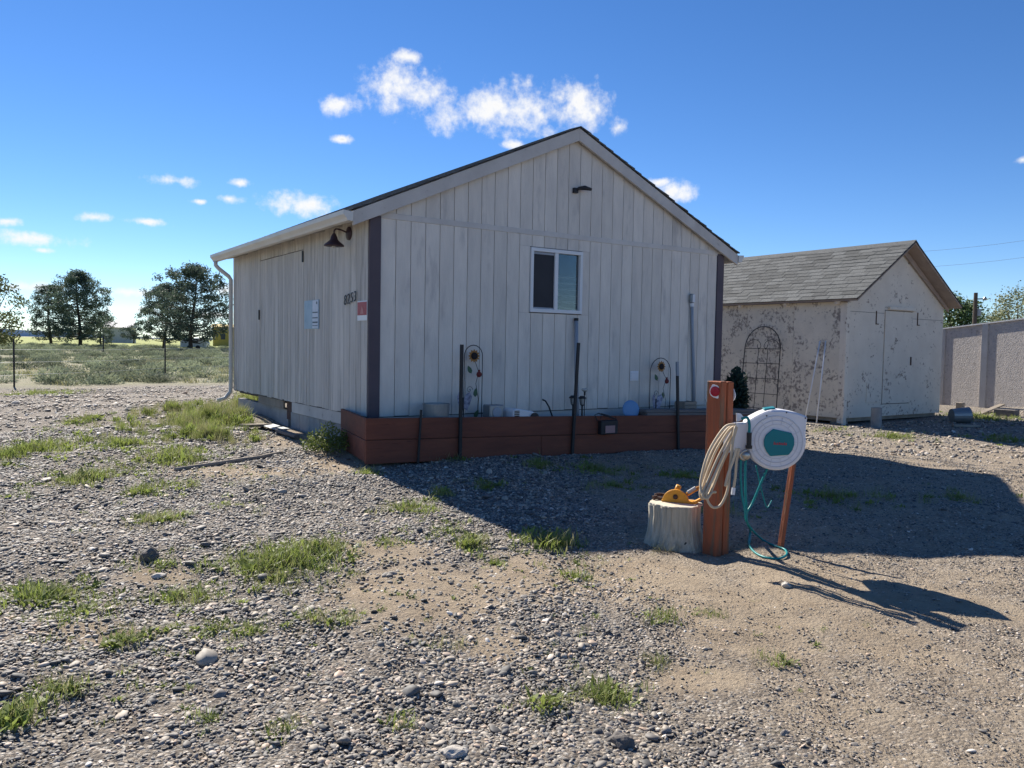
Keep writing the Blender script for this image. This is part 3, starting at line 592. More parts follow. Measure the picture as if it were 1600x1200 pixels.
b = MB(); b.span((-.017, 1.66, 1.09), (-.0145, 1.88, 1.475)); pp = b.build('leaflet', M['paper'], po)
for z0, z1 in ((1.30, 1.315), (1.225, 1.24), (1.16, 1.18), (1.12, 1.13)): b = MB(); b.span((-.0195, 1.67, z0), (-.0175, 1.87, z1)); b.build('print_band', M['ink'], pp)
b = MB(); b.span((-.0195, 1.69, 1.42), (-.0175, 1.73, 1.455)); b.build('print_band', M['ink'], pp)
sg = thing('notice_sign', (-.01, .15, 1.29), 'red and white notice sign beside the plum corner board', 'sign')
b = MB(); b.span((-.014, .01, 1.17), (-.006, .30, 1.41)); b.build('board', M['white'], sg)
b = MB(); b.span((-.017, .015, 1.235), (-.0145, .29, 1.395)); rp = b.build('red_panel', M['signred'], sg)
b = MB(); b.prism([(-.0172, .10, 1.25), (-.0172, .20, 1.25), (-.0172, .175, 1.31), (-.0172, .15, 1.35), (-.0172, .12, 1.31)], (-.0015, 0, 0)); b.build('figure', M['signpink'], rp)

# ------------------------------------------------------------------ planter along the gable wall
PX0, PX1, PY = -.285, 6.32, -.62
pl = thing('planter_box', ((PX0+PX1)/2, PY, -.55), 'long raised planter box of red-stained planks along the gable wall', 'planter')
def ptop(x): return .05-(x-PX0)*.0265
def pbot(x): return ptop(x)-.52
def plank(x0, x1, za, zb): b = MB(); b.prism([(x0, PY, ptop(x0)+za), (x1, PY, ptop(x1)+za), (x1, PY, ptop(x1)+zb), (x0, PY, ptop(x0)+zb)], (0, .038, 0)); return b.build('plank', M['redwood'], pl, bevel=.004)
plank(PX0, 3.42, -.245, 0); plank(3.424, PX1, -.248, -.002); plank(PX0, 2.16, -.52, -.251); plank(2.164, PX1, -.52, -.253)
for za, zb in ((-.245, -.002), (-.5, -.252)):
    b = MB(); b.prism([(PX0+.002, PY+.04, .05+za), (-.06, .70, .055+za), (-.06, .70, .055+zb), (PX0+.002, PY+.04, .05+zb)], (.038, 0, 0)); b.build('plank', M['redwood'], pl, bevel=.004)
b = MB(); b.prism([(PX0+.04, PY+.04, ptop(0)-.11), (PX1-.04, PY+.04, ptop(PX1)-.11), (PX1-.04, .012, ptop(PX1)-.10), (T0, .012, ptop(0)-.10)], (0, 0, -.3)); b.build('soil', M['soil'], pl)
def pz(x): return ptop(x)-.105
# metal stakes driven in front of the planter
for (x0, z1, x1, lab) in ((.35, .13, .39, 'short thin black stake by the corner end of red planter'), (.92, .90, .925, 'tall black stake beside the sunflower trellis with the butterfly low on its left'), (2.64, .95, 2.71, 'tall black stake in front of the garden lights'), (4.62, .70, 4.545, 'black stake with a pale top near the lumber stack')):
    wd = .012 if z1 < .3 else .019
    b = MB(); zb = Hs(x0, PY-.04)-.05; b.bar((x0, PY-.035, zb), (x1, PY-.035, z1), wd*2, wd*1.4, (0, 1, 0))
    st = single('stake', b, M['metal_black'], lab, 'stake', 'black stakes along the planter')
    if 'pale' in lab: b = MB(); b.bar((x1+.012, PY-.035, z1-.2), (x1-.0005, PY-.035, z1+.004), wd*2.1, wd*1.5, (0, 1, 0)); b.build('tip', M['greypvc'], st)
# sunflower trellises
def leaf_shape(b, c, s, a, th=.004):
    pts = [(0, -1), (.5, -.5), (.55, .1), (.3, .7), (0, 1.1), (-.3, .7), (-.55, .1), (-.5, -.5)]; ca, sa = math.cos(a), math.sin(a)
    b.prism([(c[0]+s*(px*ca-py*sa), c[1], c[2]+s*(px*sa+py*ca)) for px, py in pts], (0, th, 0))
def trellis(x, y, w, h, lab, mirror):
    t_ = thing('sunflower_trellis', (x+w/2, y, pz(x)), lab, 'trellis', 'sunflower trellises in the planter'); z0 = pz(x)
    arch = [(x, y, z0), (x, y, z0+h-w/2)]+[(x+w/2-w/2*math.cos(q), y, z0+h-w/2+w/2*math.sin(q)) for q in np.linspace(.25, math.pi-.25, 9)]+[(x+w, y, z0+h-w/2), (x+w, y, z0)]
    b = MB(); b.tube(arch, .006, 6); b.build('frame', M['metal_black'], t_)
    b = MB(); cx = x+w*.52
    b.tube([(x+w*.75, y, z0+.1), (x+w*.8, y, z0+h*.3), (x+w*.65, y, z0+h*.5), (x+w*.8, y, z0+h*.65), (cx, y, z0+h*.84)], .004, 6)
    b.tube([(x+w*.3+.05*math.cos(q)*(1-q/9), y, z0+h*.42+.05*math.sin(q)*(1-q/9)) for q in np.linspace(0, 7, 16)]+[(x+w*.3, y, z0+h*.42)], .003, 6)
    b.build('scroll', M['metal_black'], t_)
    fz = z0+h*.86
    for k in range(12):
        a = k*math.pi/6; b = MB(); leaf_shape(b, (cx+.055*math.sin(a), y-.008, fz+.055*math.cos(a)), .03, -a); b.build('petal', M['petal'], t_)
    b = MB(); b.lathe((cx, y-.008, fz), [(.047, 0), (.045, .012), (.02, .02)], 16, (0, -1, 0)); b.build('flower_centre', M['petalc'], t_)
    for lx, lz, s, a in ((.28, .68, .055, .5), (.62, .38, .055, -.1), (.68, .10, .055, -.5)): b = MB(); leaf_shape(b, (x+w*lx, y-.01, z0+h*lz), s, a); b.build('tin_leaf', M['tleaf'], t_)
    b = MB(); b.lathe((x+w*.8, y-.008, z0+h*.62), [(.04, 0), (.035, .015), (.015, .025)], 12, (0, -1, 0)); b.tube([(x+w*.8, y-.01, z0+h*.62+.03), (x+w*.8, y-.012, z0+h*.62+.06)], .014, 6); b.build('ladybird', M['bird'], t_)
trellis(1.26, -.15, .27, .99, 'tin sunflower trellis behind the tall black stake, butterfly ornament at its foot', 0)
trellis(4.50, -.15, .42, .93, 'tin sunflower trellis standing between the white vent plate and the grey conduit', 1)
for bx, by, lab in ((1.22, -.2, 'blue-white butterfly ornament at the foot of the trellis beside the tall black stake'), (4.56, -.22, 'blue-white butterfly ornament at the foot of the trellis near the conduit')):
    bt = thing('butterfly_ornament', (bx, by, pz(bx)), lab, 'garden ornament', 'butterfly ornaments'); z0 = pz(bx)+.27
    for sg_ in (-1, 1):
        b = MB(); b.prism([(bx, by, z0-.08), (bx+sg_*.05, by-.02, z0-.12), (bx+sg_*.085, by-.03, z0-.03), (bx+sg_*.11, by-.04, z0+.06), (bx+sg_*.08, by-.03, z0+.12), (bx+sg_*.03, by-.01, z0+.09), (bx, by, z0)], (0, .004, 0)); b.build('wing', M['wing'], bt)
    b = MB(); b.tube([(bx, by-.005, z0-.1), (bx, by-.005, z0+.05)], .009, 6); b.tube([(bx, by, z0-.1), (bx+.02, by, pz(bx)-.05)], .004, 5); b.build('body', M['metal_black'], bt)
# things standing in the planter
b = MB(); b.lathe((.78, -.3, pz(.78)-.02), [(.15, 0), (.165, .26), (.172, .262), (.172, .272), (.16, .272), (.145, .02)], 28); single('metal_tub', b, M['galv'], 'dull galvanised tub at the corner end of red planter', 'tub', smooth=False)
b = MB(); b.span((1.49, -.42, pz(1.5)-.03), (1.70, -.24, .135)); bl = single('glass_block', b, M['galv'], 'square grey patterned block beside the sunflower trellis', 'block', bevel=.012)
b = MB(); b.lathe((1.595, -.425, .04), [(.07, 0), (.065, .006), (.03, .008)], 16, (0, -1, 0)); b.build('relief', M['greypvc'], bl)
wp = thing('white_appliance', (1.95, -.42, pz(1.9)), 'white plastic machine with louvred end and black wheel in the planter', 'appliance'); z0 = pz(1.9)
b = MB(); b.prism([(1.76, -.55, z0), (2.13, -.55, z0), (2.13, -.55, z0+.10), (2.08, -.55, z0+.16), (1.86, -.55, z0+.2), (1.78, -.55, z0+.2), (1.76, -.55, z0+.17)], (0, .25, 0)); bd = b.build('body', M['white'], wp, bevel=.012)
for k in range(5): b = MB(); b.span((1.775, -.565, z0+.085+k*.021), (1.845, -.553, z0+.096+k*.021)); b.build('louvre', M['metal_black'], bd)
b = MB(); b.lathe((2.08, -.555, z0+.085), [(.06, 0), (.06, .03), (.025, .034)], 18, (0, -1, 0)); b.build('wheel', M['metal_black'], wp)
b = MB(); b.tube([(2.47, -.2, .17), (2.52, -.2, .15), (2.58, -.2, .07), (2.64, -.2, -.06), (2.66, -.2, pz(2.6))], .011, 8); single('bent_rod', b, M['metal_black'], 'bent black rod sticking up from the planter beside the garden lights', 'rod', smooth=True)
b = MB(); b.tube([(3.145, -.045, 1.27), (3.12, -.1, .6), (3.08, -.2, pz(3.08)-.02)], .028, 12); gpipe = single('grey_pipe', b, M['greypvc'], 'grey plastic pipe leaning on the gable wall under the window', 'pipe', smooth=True)
b = MB(); b.tube([(3.1445, -.0447, 1.262), (3.147, -.043, 1.30)], .033, 12); b.build('cap', M['metal_black'], gpipe)
for lx, ly, top, lab, clear in ((2.80, -.45, .23, 'black lantern garden light directly behind the tall black stake', 0), (2.96, -.45, .22, 'black lantern garden light beside the tall black stake', 0), (3.04, -.40, .32, 'thin garden light with a clear glass top', 1)):
    gl_ = thing('garden_light', (lx, ly, pz(lx)), lab, 'garden light', 'solar garden lights in the planter'); z0 = pz(lx)-.04
    b = MB(); b.tube([(lx, ly, z0), (lx, ly, top-.09)], .012 if not clear else .006, 8); b.build('stem', M['metal_black'], gl_)
    if clear:
        b = MB(); b.lathe((lx, ly, top-.09), [(.012, 0), (.014, .05), (.03, .055)], 12); b.build('socket', M['metal_black'], gl_)
        b = MB(); b.lathe((lx, ly, top-.034), [(.03, 0), (.045, .015), (.045, .03), (.03, .04)], 16); b.build('globe', M['glassd'], gl_, smooth=True)
    else:
        b = MB(); b.lathe((lx, ly, top-.03), [(.058, 0), (.055, .012), (.035, .03), (.03, .036)], 16); b.build('cap', M['metal_black'], gl_)
        for k in range(4): a = k*1.57+.4; b = MB(); b.tube([(lx+.045*math.cos(a), ly+.045*math.sin(a), top-.03), (lx+.03*math.cos(a), ly+.03*math.sin(a), top-.11), (lx+.012*math.cos(a), ly+.012*math.sin(a), top-.13)], .005, 6); b.build('rib', M['metal_black'], gl_)
        b = MB(); b.lathe((lx, ly, top-.115), [(.012, 0), (.024, .02), (.03, .085)], 12); b.build('glass', M['glassd'], gl_)
bk = thing('wire_basket', (3.22, -.66, -.18), 'dark wire basket with a pinkish label hooked over the red planter', 'basket')
b = MB(); b.span((3.10, -.70, -.29), (3.40, -.625, -.10)); b.build('bin', M['metal_black'], bk, bevel=.008)
b = MB(); b.tube([(3.06, -.66, -.10), (3.02, -.65, -.02), (3.08, -.66, .0), (3.2, -.68, -.04), (3.38, -.69, -.09)], .008, 6); b.tube([(3.12, -.66, -.08), (3.14, -.64, -.005), (3.30, -.67, -.05)], .006, 6); b.build('handle', M['metal_black'], bk)
b = MB(); b.span((3.17, -.706, -.27), (3.34, -.702, -.17)); b.build('label_plate', M['pink'], bk)
b = MB(); b.lathe((3.88, -.42, .01), [(.135, 0), (.13, .012), (.10, .02), (.02, .022)], 28, (-.25, -1, .15)); single('blue_disc', b, M['bluepl'], 'pale blue plastic disc leaning against the end of the lumber stack', 'disc', smooth=False)
for k in range(4):
    for q in range(2):
        x0 = 3.98+random.uniform(0, .08); x1 = 6.42+random.uniform(-.12, .05); z = pz(5)+.03+k*.042
        b = MB(); b.bar((x0, -.54+q*.15, z+.032), (x1, -.54+q*.15, z-.032), .14, .038); single('lumber_board', b, M['greywood'], 'grey lumber board lying in the long stack on the red planter', 'board', 'stacked boards on the planter', bevel=.003)
zz = pz(5.1)+.2
cr = thing('wooden_crate', (5.12, -.30, pz(5.1)), 'small slatted wooden crate behind the lumber stack by the conduit', 'crate')
for k in range(3): b = MB(); b.span((4.99, -.40, pz(5.1)+.13+k*.055), (5.25, -.385, pz(5.1)+.175+k*.055)); b.build('slat', M['oldwood'], cr)
b = MB(); b.span((4.99, -.384, pz(5.1)), (5.01, -.2, pz(5.1)+.29)); b.span((5.23, -.384, pz(5.1)), (5.25, -.2, pz(5.1)+.29)); b.span((4.99, -.2, pz(5.1)), (5.25, -.185, pz(5.1)+.28)); b.build('side_panel', M['oldwood'], cr)
tw = MB(); r = random.Random(9)
for k in range(7): a = r.uniform(-.6, .6); tw.tube([(5.72, -.2, pz(5.7)), (5.72+a*.1, -.2, pz(5.7)+.25), (5.72+a*.25, -.2+r.uniform(-.05, .05), pz(5.7)+.3+r.random()*.25)], [.005, .004, .002], 5)
single('dry_twigs', tw, M['oldwood'], 'bare dry twigs standing in the planter beside the conduit', 'twigs')

# ------------------------------------------------------------------ juniper at the cabin's far corner
def leafball(name, loc, rx, rz, n, size, m, seed, parent, jag=.35, cz=0, aspect=.25, up=.2):
    r = random.Random(seed); b = MB(); loc = Vector(loc)
    for _ in range(n):
        d = Vector((r.gauss(0, 1), r.gauss(0, 1), r.gauss(0, 1))).normalized(); q = r.random()**.45
        q *= 1-jag*(.5+.5*math.sin(d.x*5+seed)*math.cos(d.y*4-seed)*math.sin(d.z*6))
        c = loc+Vector((d.x*rx*q, d.y*rx*q, cz+d.z*rz*q)); dv = (d+Vector((r.gauss(0, .6), r.gauss(0, .6), r.gauss(up, .5)))).normalized()
        s = size*r.uniform(.6, 1.4); sv = dv.cross(Vector((r.gauss(0, 1), r.gauss(0, 1), r.gauss(0, 1)))).normalized()*s*aspect
        b.add([c-dv*s*.5, c+sv, c+dv*s*.5, c-sv], [(0, 1, 2, 3)])
    return b.build(name, m, parent, fix=False)
ju = thing('juniper_shrub', (6.48, -.1, Hs(6.48, 0)), 'dark green juniper shrub at the far corner of the cabin by the arched trellis', 'shrub')
leafball('foliage', (6.48, -.1, 0), .27, .58, 2000, .08, M['juniper'], 4, ju, .5, cz=.15)
b = MB(); b.tube([(6.48, -.1, Hs(6.48, 0)-.03), (6.49, -.1, .1), (6.47, -.1, .4)], [.03, .02, .01], 7); b.build('trunk', M['bark'], ju)

# ------------------------------------------------------------------ shed
SX0, SX1, SY0, SY1, SB, ST = 10.5, 14.12, .6, 7.1, -.45, 1.87
shd = thing('shed', ((SX0+SX1)/2, (SY0+SY1)/2, -.55), 'old shed with peeling white painted panels and grey shingle roof', 'shed')
RP, RE = 3.20, 1.94; RX = (SX0+SX1)/2; RO = .14; SS = (RP-RE)/((SX1-SX0)/2+RO); FY = .28
yq = SY0+.02
while yq < SY1:
    y1 = min(yq+1.22, SY1); b = MB(); b.span((SX0, yq+.003, SB), (SX0+.02, y1-.003, ST+.02)); b.build('side_panel', M['osb'], shd); yq = y1
b = MB(); b.span((SX0+.021, SY0+.04, SB+.02), (SX0+.07, SY1, ST)); b.span((SX1-.05, SY0+.04, SB), (SX1, SY1, ST)); b.span((SX0+.08, SY1-.05, SB), (SX1-.06, SY1, ST)); b.build('inner_frame', M['gap'], shd)
DX0, DX1, DZ0, DZ1 = 11.82, 12.88, -.20, 1.77
def fpanel(x0, x1, z0, z1, name='front_panel', m='osbfront', y=0.): b = MB(); b.span((x0+.003, SY0-y, z0+.003), (x1-.003, SY0+.02, z1-.003)); return b.build(name, M[m], shd)
fpanel(SX0+.1, DX0, SB, 1.70); fpanel(DX1, SX1, SB, 1.62); fpanel(DX0, DX1, SB, DZ0); fpanel(DX0, DX1, DZ1, 1.83)
b = MB(); b.prism([(SX0+.1, SY0, 1.705), (DX0-.003, SY0, 1.705), (DX0-.003, SY0, 1.835), (DX1+.003, SY0, 1.835), (DX1+.003, SY0, 1.625), (SX1, SY0, 1.625), (SX1, SY0, RP-.06-SS*(SX1-RX)), (RX, SY0, RP-.08), (SX0+.1, SY0, RP-.06-SS*(RX-SX0-.1))], (0, .02, 0)); b.build('gable_panel', M['osbfront'], shd)
b = MB(); b.span((SX0+.02, SY0+.021, SB+.02), (SX1, SY0+.06, ST)); b.build('front_frame', M['gap'], shd)
dr = fpanel(DX0+.012, DX1-.012, DZ0+.01, DZ1-.01, 'door', 'osbfront', .012)
b = MB(); b.span((DX1-.06, SY0-.03, .62), (DX1-.03, SY0-.013, .8)); b.build('handle', M['rust'], dr)
b = MB(); b.span((11.26, SY0-.012, -.15), (11.74, SY0-.001, .27)); b.build('hatch', M['osbfront'], shd, bevel=.003)
b = MB(); b.span((DX0+.1, SY0-.06, DZ1+.015), (DX1+.05, SY0-.002, DZ1+.075)); b.build('door_header', M['osbfront'], shd)
for x, z in ((11.5, 1.48), (13.05, 1.5)): b = MB(); b.span((x, SY0-.014, z), (x+.02, SY0-.001, z+.26)); b.span((x, SY0-.014, z-.018), (x+.1, SY0-.001, z)); b.build('hinge_mark', M['rust'], shd)
b = MB(); b.span((SX0-.012, SY0-.012, SB-.16), (SX0+.098, SY0+.03, ST+.02)); b.build('corner_board', M['osbfront'], shd, bevel=.003)
b = MB(); b.span((SX0-.011, SY0+.031, SB-.1), (SX0-.001, SY0+.13, ST)); b.build('corner_board', M['osbfront'], shd)
for sgn in (-1, 1):
    ex = RX+sgn*((SX1-SX0)/2+RO)
    b = MB(); b.prism([(RX, FY, RP-.05), (ex, FY, RE-.05), (ex, FY, RE-.012), (RX, FY, RP-.012)], (0, SY1+.2-FY, 0)); b.build('roof_deck', M['soffit'], shd)
    b = MB(); b.prism([(RX, FY-.012, RP+.012), (ex+sgn*.02, FY-.012, RE+.0), (ex+sgn*.02, FY-.012, RE-.025), (RX, FY-.012, RP-.016)], (0, .02, 0)); b.build('drip_edge', M['roofdark'], shd)
    b = MB(); b.prism([(RX, FY+.3, RP-.06), (ex-sgn*.02, FY+.3, RE-.055), (ex-sgn*.02, FY+.3, RE-.13), (RX, FY+.3, RP-.2)], (0, -.035, 0));
    if sgn > 0: b.build('rafter', M['soffit'], shd)
b = MB(); ex = SX1+RO; b.prism([(RX, FY, RP-.008), (ex, FY, RE-.008), (ex, FY, RE+.006), (RX, FY, RP+.008)], (0, SY1+.2-FY, 0)); b.build('roofing', M['shingle'], shd)
for k in range(5): b = MB(); y = SY0+.15+k*1.22; b.span((SX0-.11, y, ST-.03), (SX0-.001, y+.06, ST+.03)); b.build('rafter_tail', M['osbfront'], shd)
# shingles on the slope that faces the cabin, each its own tab
sl_len = math.hypot(RX-(SX0-RO), RP-RE); ang = math.atan2(RP-RE, RX-(SX0-RO)); NC = 15; ex_ = sl_len/NC; tw_ = .335
b = MB(); b.box((0, 0, 0), (ex_*1.25, tw_-.008, .008)); smesh = [b.mesh('shingle')]
b = MB(); b.add([(-ex_*.66, -.163, -.004), (ex_*.6, -.163, -.004), (ex_*.6, .163, -.004), (-ex_*.6, .163, -.004), (-ex_*.66, -.163, .005), (ex_*.6, -.163, .004), (ex_*.6, .163, .004), (-ex_*.6, .163, .005)], [(3, 2, 1, 0), (4, 5, 6, 7), (0, 1, 5, 4), (1, 2, 6, 5), (2, 3, 7, 6), (3, 0, 4, 7)]); smesh.append(b.mesh('shingle'))
for q in smesh: q.materials.append(M['shingle'])
up_ = Vector((math.cos(ang), 0, math.sin(ang))); nrm = Vector((-math.sin(ang), 0, math.cos(ang))); sl0 = rootloc(shd)
for k in range(NC):
    y = FY-(k % 2)*.16-(k % 3)*.05
    while y < 6.9:
        y0 = max(y, FY-.004); wd = y+tw_-y0
        if wd > .03:
            o = bpy.data.objects.new('shingle', random.choice(smesh)); COL.objects.link(o); o.parent = shd
            p = Vector((SX0-RO, y0+wd/2, RE))+up_*(ex_*(k+.45))+nrm*(.008+random.uniform(0, .005)); o.location = p-sl0; o.scale = (1, wd/tw_, 1)
            o.rotation_euler = (0, -ang+.045+random.uniform(-.012, .012), random.gauss(0, .004))
        y += tw_
b = MB(); b.prism([(RX-.12, FY-.01, RP-.07), (RX, FY-.01, RP+.022), (RX+.12, FY-.01, RP-.07), (RX+.12, FY-.01, RP-.055), (RX, FY-.01, RP+.034), (RX-.12, FY-.01, RP-.055)], (0, SY1+.2-FY, 0)); b.build('ridge_cap', M['shingle'], shd)
for x, y in ((SX0+.25, SY0+.25), (SX1-.3, SY0+.3), (SX0+.3, SY1-.5), (SX1-.3, SY1-.5), (SX0+.3, 3.5)): b = MB(); z = Hs(x, y); b.span((x-.15, y-.1, z-.1), (x+.15, y+.1, SB)); b.build('pier_block', M['concrete'], shd)
b = MB(); b.span((SX0+.06, SY0+.08, SB-.08), (SX1-.03, SY1-.05, SB-.002)); b.build('floor_frame', M['oldwood'], shd)
# arched iron trellis against the shed wall
at_ = thing('arched_trellis', (SX0-.1, 2.56, Hs(10.4, 2.56)), 'black iron arched trellis leaning on the peeling side wall of shed', 'trellis')
xx = SX0-.05; xb = SX0-.2; y0, y1 = 2.09, 3.04; zb = -.5; zt = .92
def tp(yf, z): return (xb+(xx-xb)*(z-zb)/(1.45-zb), yf, z)
ym = (y0+y1)/2; rr_ = (y1-y0)/2
b = MB(); b.tube([tp(y0-.03, zb), tp(y0, zt)]+[tp(ym-rr_*math.cos(q), zt+rr_*1.03*math.sin(q)) for q in np.linspace(.15, math.pi-.15, 13)]+[tp(y1, zt), tp(y1+.03, zb)], .011, 6); b.build('frame', M['metal_black'], at_)
b = MB()
for z in (zt, .60, .27, -.06, -.38): b.tube([tp(y0-.01, z), tp(y1+.01, z)], .007, 6)
for f in (.34, .6): b.tube([tp(y0+(y1-y0)*f, zt), tp(y0+(y1-y0)*f, zb)], .007, 6)
b.build('grid', M['metal_black'], at_)
b = MB()
for sg_ in (-1, 1):
    b.tube([tp(ym+sg_*(rr_-.03), zt+.03)]+[tp(ym+sg_*(rr_*.5+rr_*.42*math.cos(q)), zt+.05+.15*math.sin(q)) for q in np.linspace(.4, 2.6, 8)]+[tp(ym+sg_*(.09+.05*math.cos(q)), zt+.06+.05*math.sin(q)) for q in np.linspace(2.2, 7, 9)], .006, 6)
b.build('scroll', M['metal_black'], at_)
for ya, za, yb, lab in ((1.17, 1.1, 1.30, 'white pole leaning on the shed wall, slanting outwards at its foot'), (1.04, 1.1, 1.02, 'upright white pole leaning on the shed wall by its corner')):
    zf = Hs(10.25, yb); b = MB(); b.tube([(SX0-.02, ya, za), (SX0-.26, yb, zf-.02)], .014, 8); single('white_pole', b, M['white'], lab, 'pole', 'white poles against the shed', smooth=True)
b = MB(); c = onplane(1376, 668, z=Hs(11.2, .25)); b.lathe((c.x, c.y+.1, c.z-.02), [(.10, 0), (.10, .40), (.085, .40), (.08, .3)], 18); single('concrete_pipe', b, M['concrete'], 'upright grey concrete cylinder in front of the shed door', 'cylinder')
c = gp(1488, 660); bu = thing('metal_bucket', c, 'dull metal bucket tipped on its side beside the shed', 'bucket')
b = MB(); b.lathe(c+Vector((-.05, .0, .15)), [(.14, 0), (.165, .34), (.17, .345), (.155, .34), (.13, .02)], 20, (.75, -.55, .05)); b.build('shell', M['galv'], bu)
b = MB(); b.tube([c+Vector((.20, -.30, .2)), c+Vector((.26, -.28, .02)), c+Vector((.14, -.12, -.0))], .006, 6); b.build('handle', M['galv'], bu)

# ------------------------------------------------------------------ panel fence on the right
fe = thing('panel_fence', (17, 0, -.4), 'grey-white fence of rough flaking panels beyond the shed', 'fence')
def fx(y): return 17+.13*(y-1)
def ft(y): return 1.76-.105*(y-.2) if y > -1 else 1.886
ys = [4.5, 3.35, 2.2, 1.07, -.08, -1.23, -2.4, -3.55]
for k in range(len(ys)-1):
    a, c = ys[k+1], ys[k]
    b = MB(); b.prism([(fx(a), a+.004, ft(a)-2.12), (fx(c), c-.004, ft(c)-2.12), (fx(c), c-.004, ft(c)-.03), (fx(a), a+.004, ft(a)-.03)], (.02, 0, 0)); b.build('panel', M['stucco'], fe)
    b = MB(); b.prism([(fx(c)-.034, c-.07, ft(c)-2.16), (fx(c)-.034, c+.07, ft(c)-2.16), (fx(c)-.034, c+.07, ft(c)-.03), (fx(c)-.034, c-.07, ft(c)-.03)], (.032, 0, 0)); b.build('batten', M['trim'], fe)
    b = MB(); b.prism([(fx(a)-.04, a+.002, ft(a)-.03), (fx(c)-.04, c-.002, ft(c)-.03), (fx(c)-.04, c-.002, ft(c)), (fx(a)-.04, a+.002, ft(a))], (.12, 0, 0)); b.build('cap_rail', M['barnwhite'], fe)  # white colour stands in for the sunlit top strip of the cap
    b = MB(); b.span((fx(c)+.03, c-.05, -.6), (fx(c)+.12, c+.05, ft(c)-.05)); b.build('post', M['oldwood'], fe)
for (u0, v0, u1, v1, w, lab, m_) in ((1528, 644, 1566, 632, .12, 'weathered plank propped at the foot of the panel fence', 'oldwood'), (1545, 650, 1562, 640, .09, 'short weathered plank lying beside a green block below the fence', 'oldwood')):
    p0 = gp(u0, v0+3); p1 = onplane(u1, v1, x=16.72); b = MB(); b.bar(p0+Vector((0, 0, .02)), p1, w, .03); single('plank', b, M[m_], lab, 'plank', 'loose planks by the fence')
c = gp(1572, 650); b = MB(); b.box(c+Vector((0, 0, .07)), (.2, .45, .18)); single('timber_block', b, M['greywood'], 'squat timber block on the ground below the panel fence', 'block', bevel=.008)
c = gp(1500, 642); b = MB(); b.box(c+Vector((0, 0, .09)), (.12, .16, .22)); single('short_post', b, M['oldwood'], 'stubby post standing under the panel fence', 'post', bevel=.006)
c = gp(1497, 668); b = MB(); b.box(c+Vector((.1, -.1, .03)), (.5, .13, .04), rotz(-.7)); single('plank', b, M['oldwood'], 'flat weathered plank lying beside the tipped bucket', 'plank', 'loose planks by the fence')

# ------------------------------------------------------------------ foreground: post, hose, reel, stump
pb = gp(1121, 867); PXc, PYc = pb.x+.02, pb.y+.04; PT = .665
ps = thing('wooden_post', (PXc, PYc, pb.z), 'thick orange-stained square post carrying the hose reel', 'post')
hw = .069
b = MB(); b.span((PXc-hw, PYc-hw, pb.z-.15), (PXc-.004, PYc+hw, PT)); b.build('half', M['postwood'], ps, bevel=.006)
b = MB(); b.span((PXc+.002, PYc-hw-.003, pb.z-.15), (PXc+hw, PYc+hw-.003, PT-.003)); b.build('half', M['postwood'], ps, bevel=.006)
def reflector(c, nrm_, lab):
    t_ = thing('reflector', c, lab, 'reflector'); c = Vector(c); n_ = Vector(nrm_).normalized(); x_ = n_.cross(Vector((0, 0, 1))).normalized(); z_ = x_.cross(n_)
    pts = []
    for k in range(28):
        a = 2*math.pi*k/28; rr = .046*(1+.22*max(0, math.cos(2*(a-R(65))))**6); pts.append(c+x_*rr*math.cos(a)+z_*rr*math.sin(a))
    b = MB(); b.prism(pts, n_*.006); b.build('rim', M['white'], t_)
    b = MB(); b.lathe(c+n_*.006, [(.038, 0), (.037, .006), (.02, .008)], 24, n_); b.build('lens', M['red'], t_)
reflector((PXc-hw-.001, PYc-hw+.05, PT-.075), (-1, -.25, 0), 'round red reflector with white rim near the top of the orange post')
reflector((PXc+hw+.001, PYc-hw+.03, PT-.105), (1, 0, 0), 'round reflector on the hidden side of the orange post, seen edge on')
D0 = 5.72                                          # distance of the hose bundle along the view axis
def fp(u, v, d=D0): return at(u, v, d)
th = thing('tan_hose', fp(1148, 664), 'coiled tan garden hose hung over a hook on the orange post', 'hose')
loops = [[(1150, 664), (1135, 672), (1113, 705), (1099, 745), (1094, 770), (1097, 779), (1104, 775), (1110, 768), (1122, 735), (1140, 690), (1150, 666)],
         [(1150, 665), (1138, 674), (1118, 706), (1103, 745), (1097, 768), (1101, 776), (1110, 770), (1126, 730), (1144, 690), (1151, 667)],
         [(1150, 663), (1132, 668), (1108, 705), (1096, 745), (1095, 765), (1100, 772), (1112, 752), (1130, 712), (1147, 680), (1151, 667)],
         [(1150, 666), (1141, 680), (1122, 715), (1106, 752), (1098, 773), (1105, 779), (1112, 770), (1118, 769)],
         [(1149, 668), (1145, 690), (1140, 735), (1137, 765), (1127, 788), (1115, 793), (1107, 785), (1104, 772), (1108, 760)],
         [(1151, 700), (1146, 718), (1138, 740), (1133, 760)]]
for k, lp in enumerate(loops):
    b = MB(); b.tube(smooth([fp(u, v, D0-.02-.022*k+(.03*math.sin(q*.9) if k < 4 else 0)) for q, (u, v) in enumerate(lp)]), .0095, 8); b.build('loop', M['tanhose'], th, smooth=True)
b = MB(); b.tube(smooth([fp(1155, 700, D0+.06), fp(1151, 720, D0+.06), fp(1149, 745, D0+.06), fp(1146, 764, D0+.06)]), .0095, 8); te = b.build('hose_end', M['tanhose'], th, smooth=True)
b = MB(); b.tube([fp(1146.3, 762, D0+.06), fp(1145, 773, D0+.06)], .014, 10); b.build('coupling', M['white'], te)
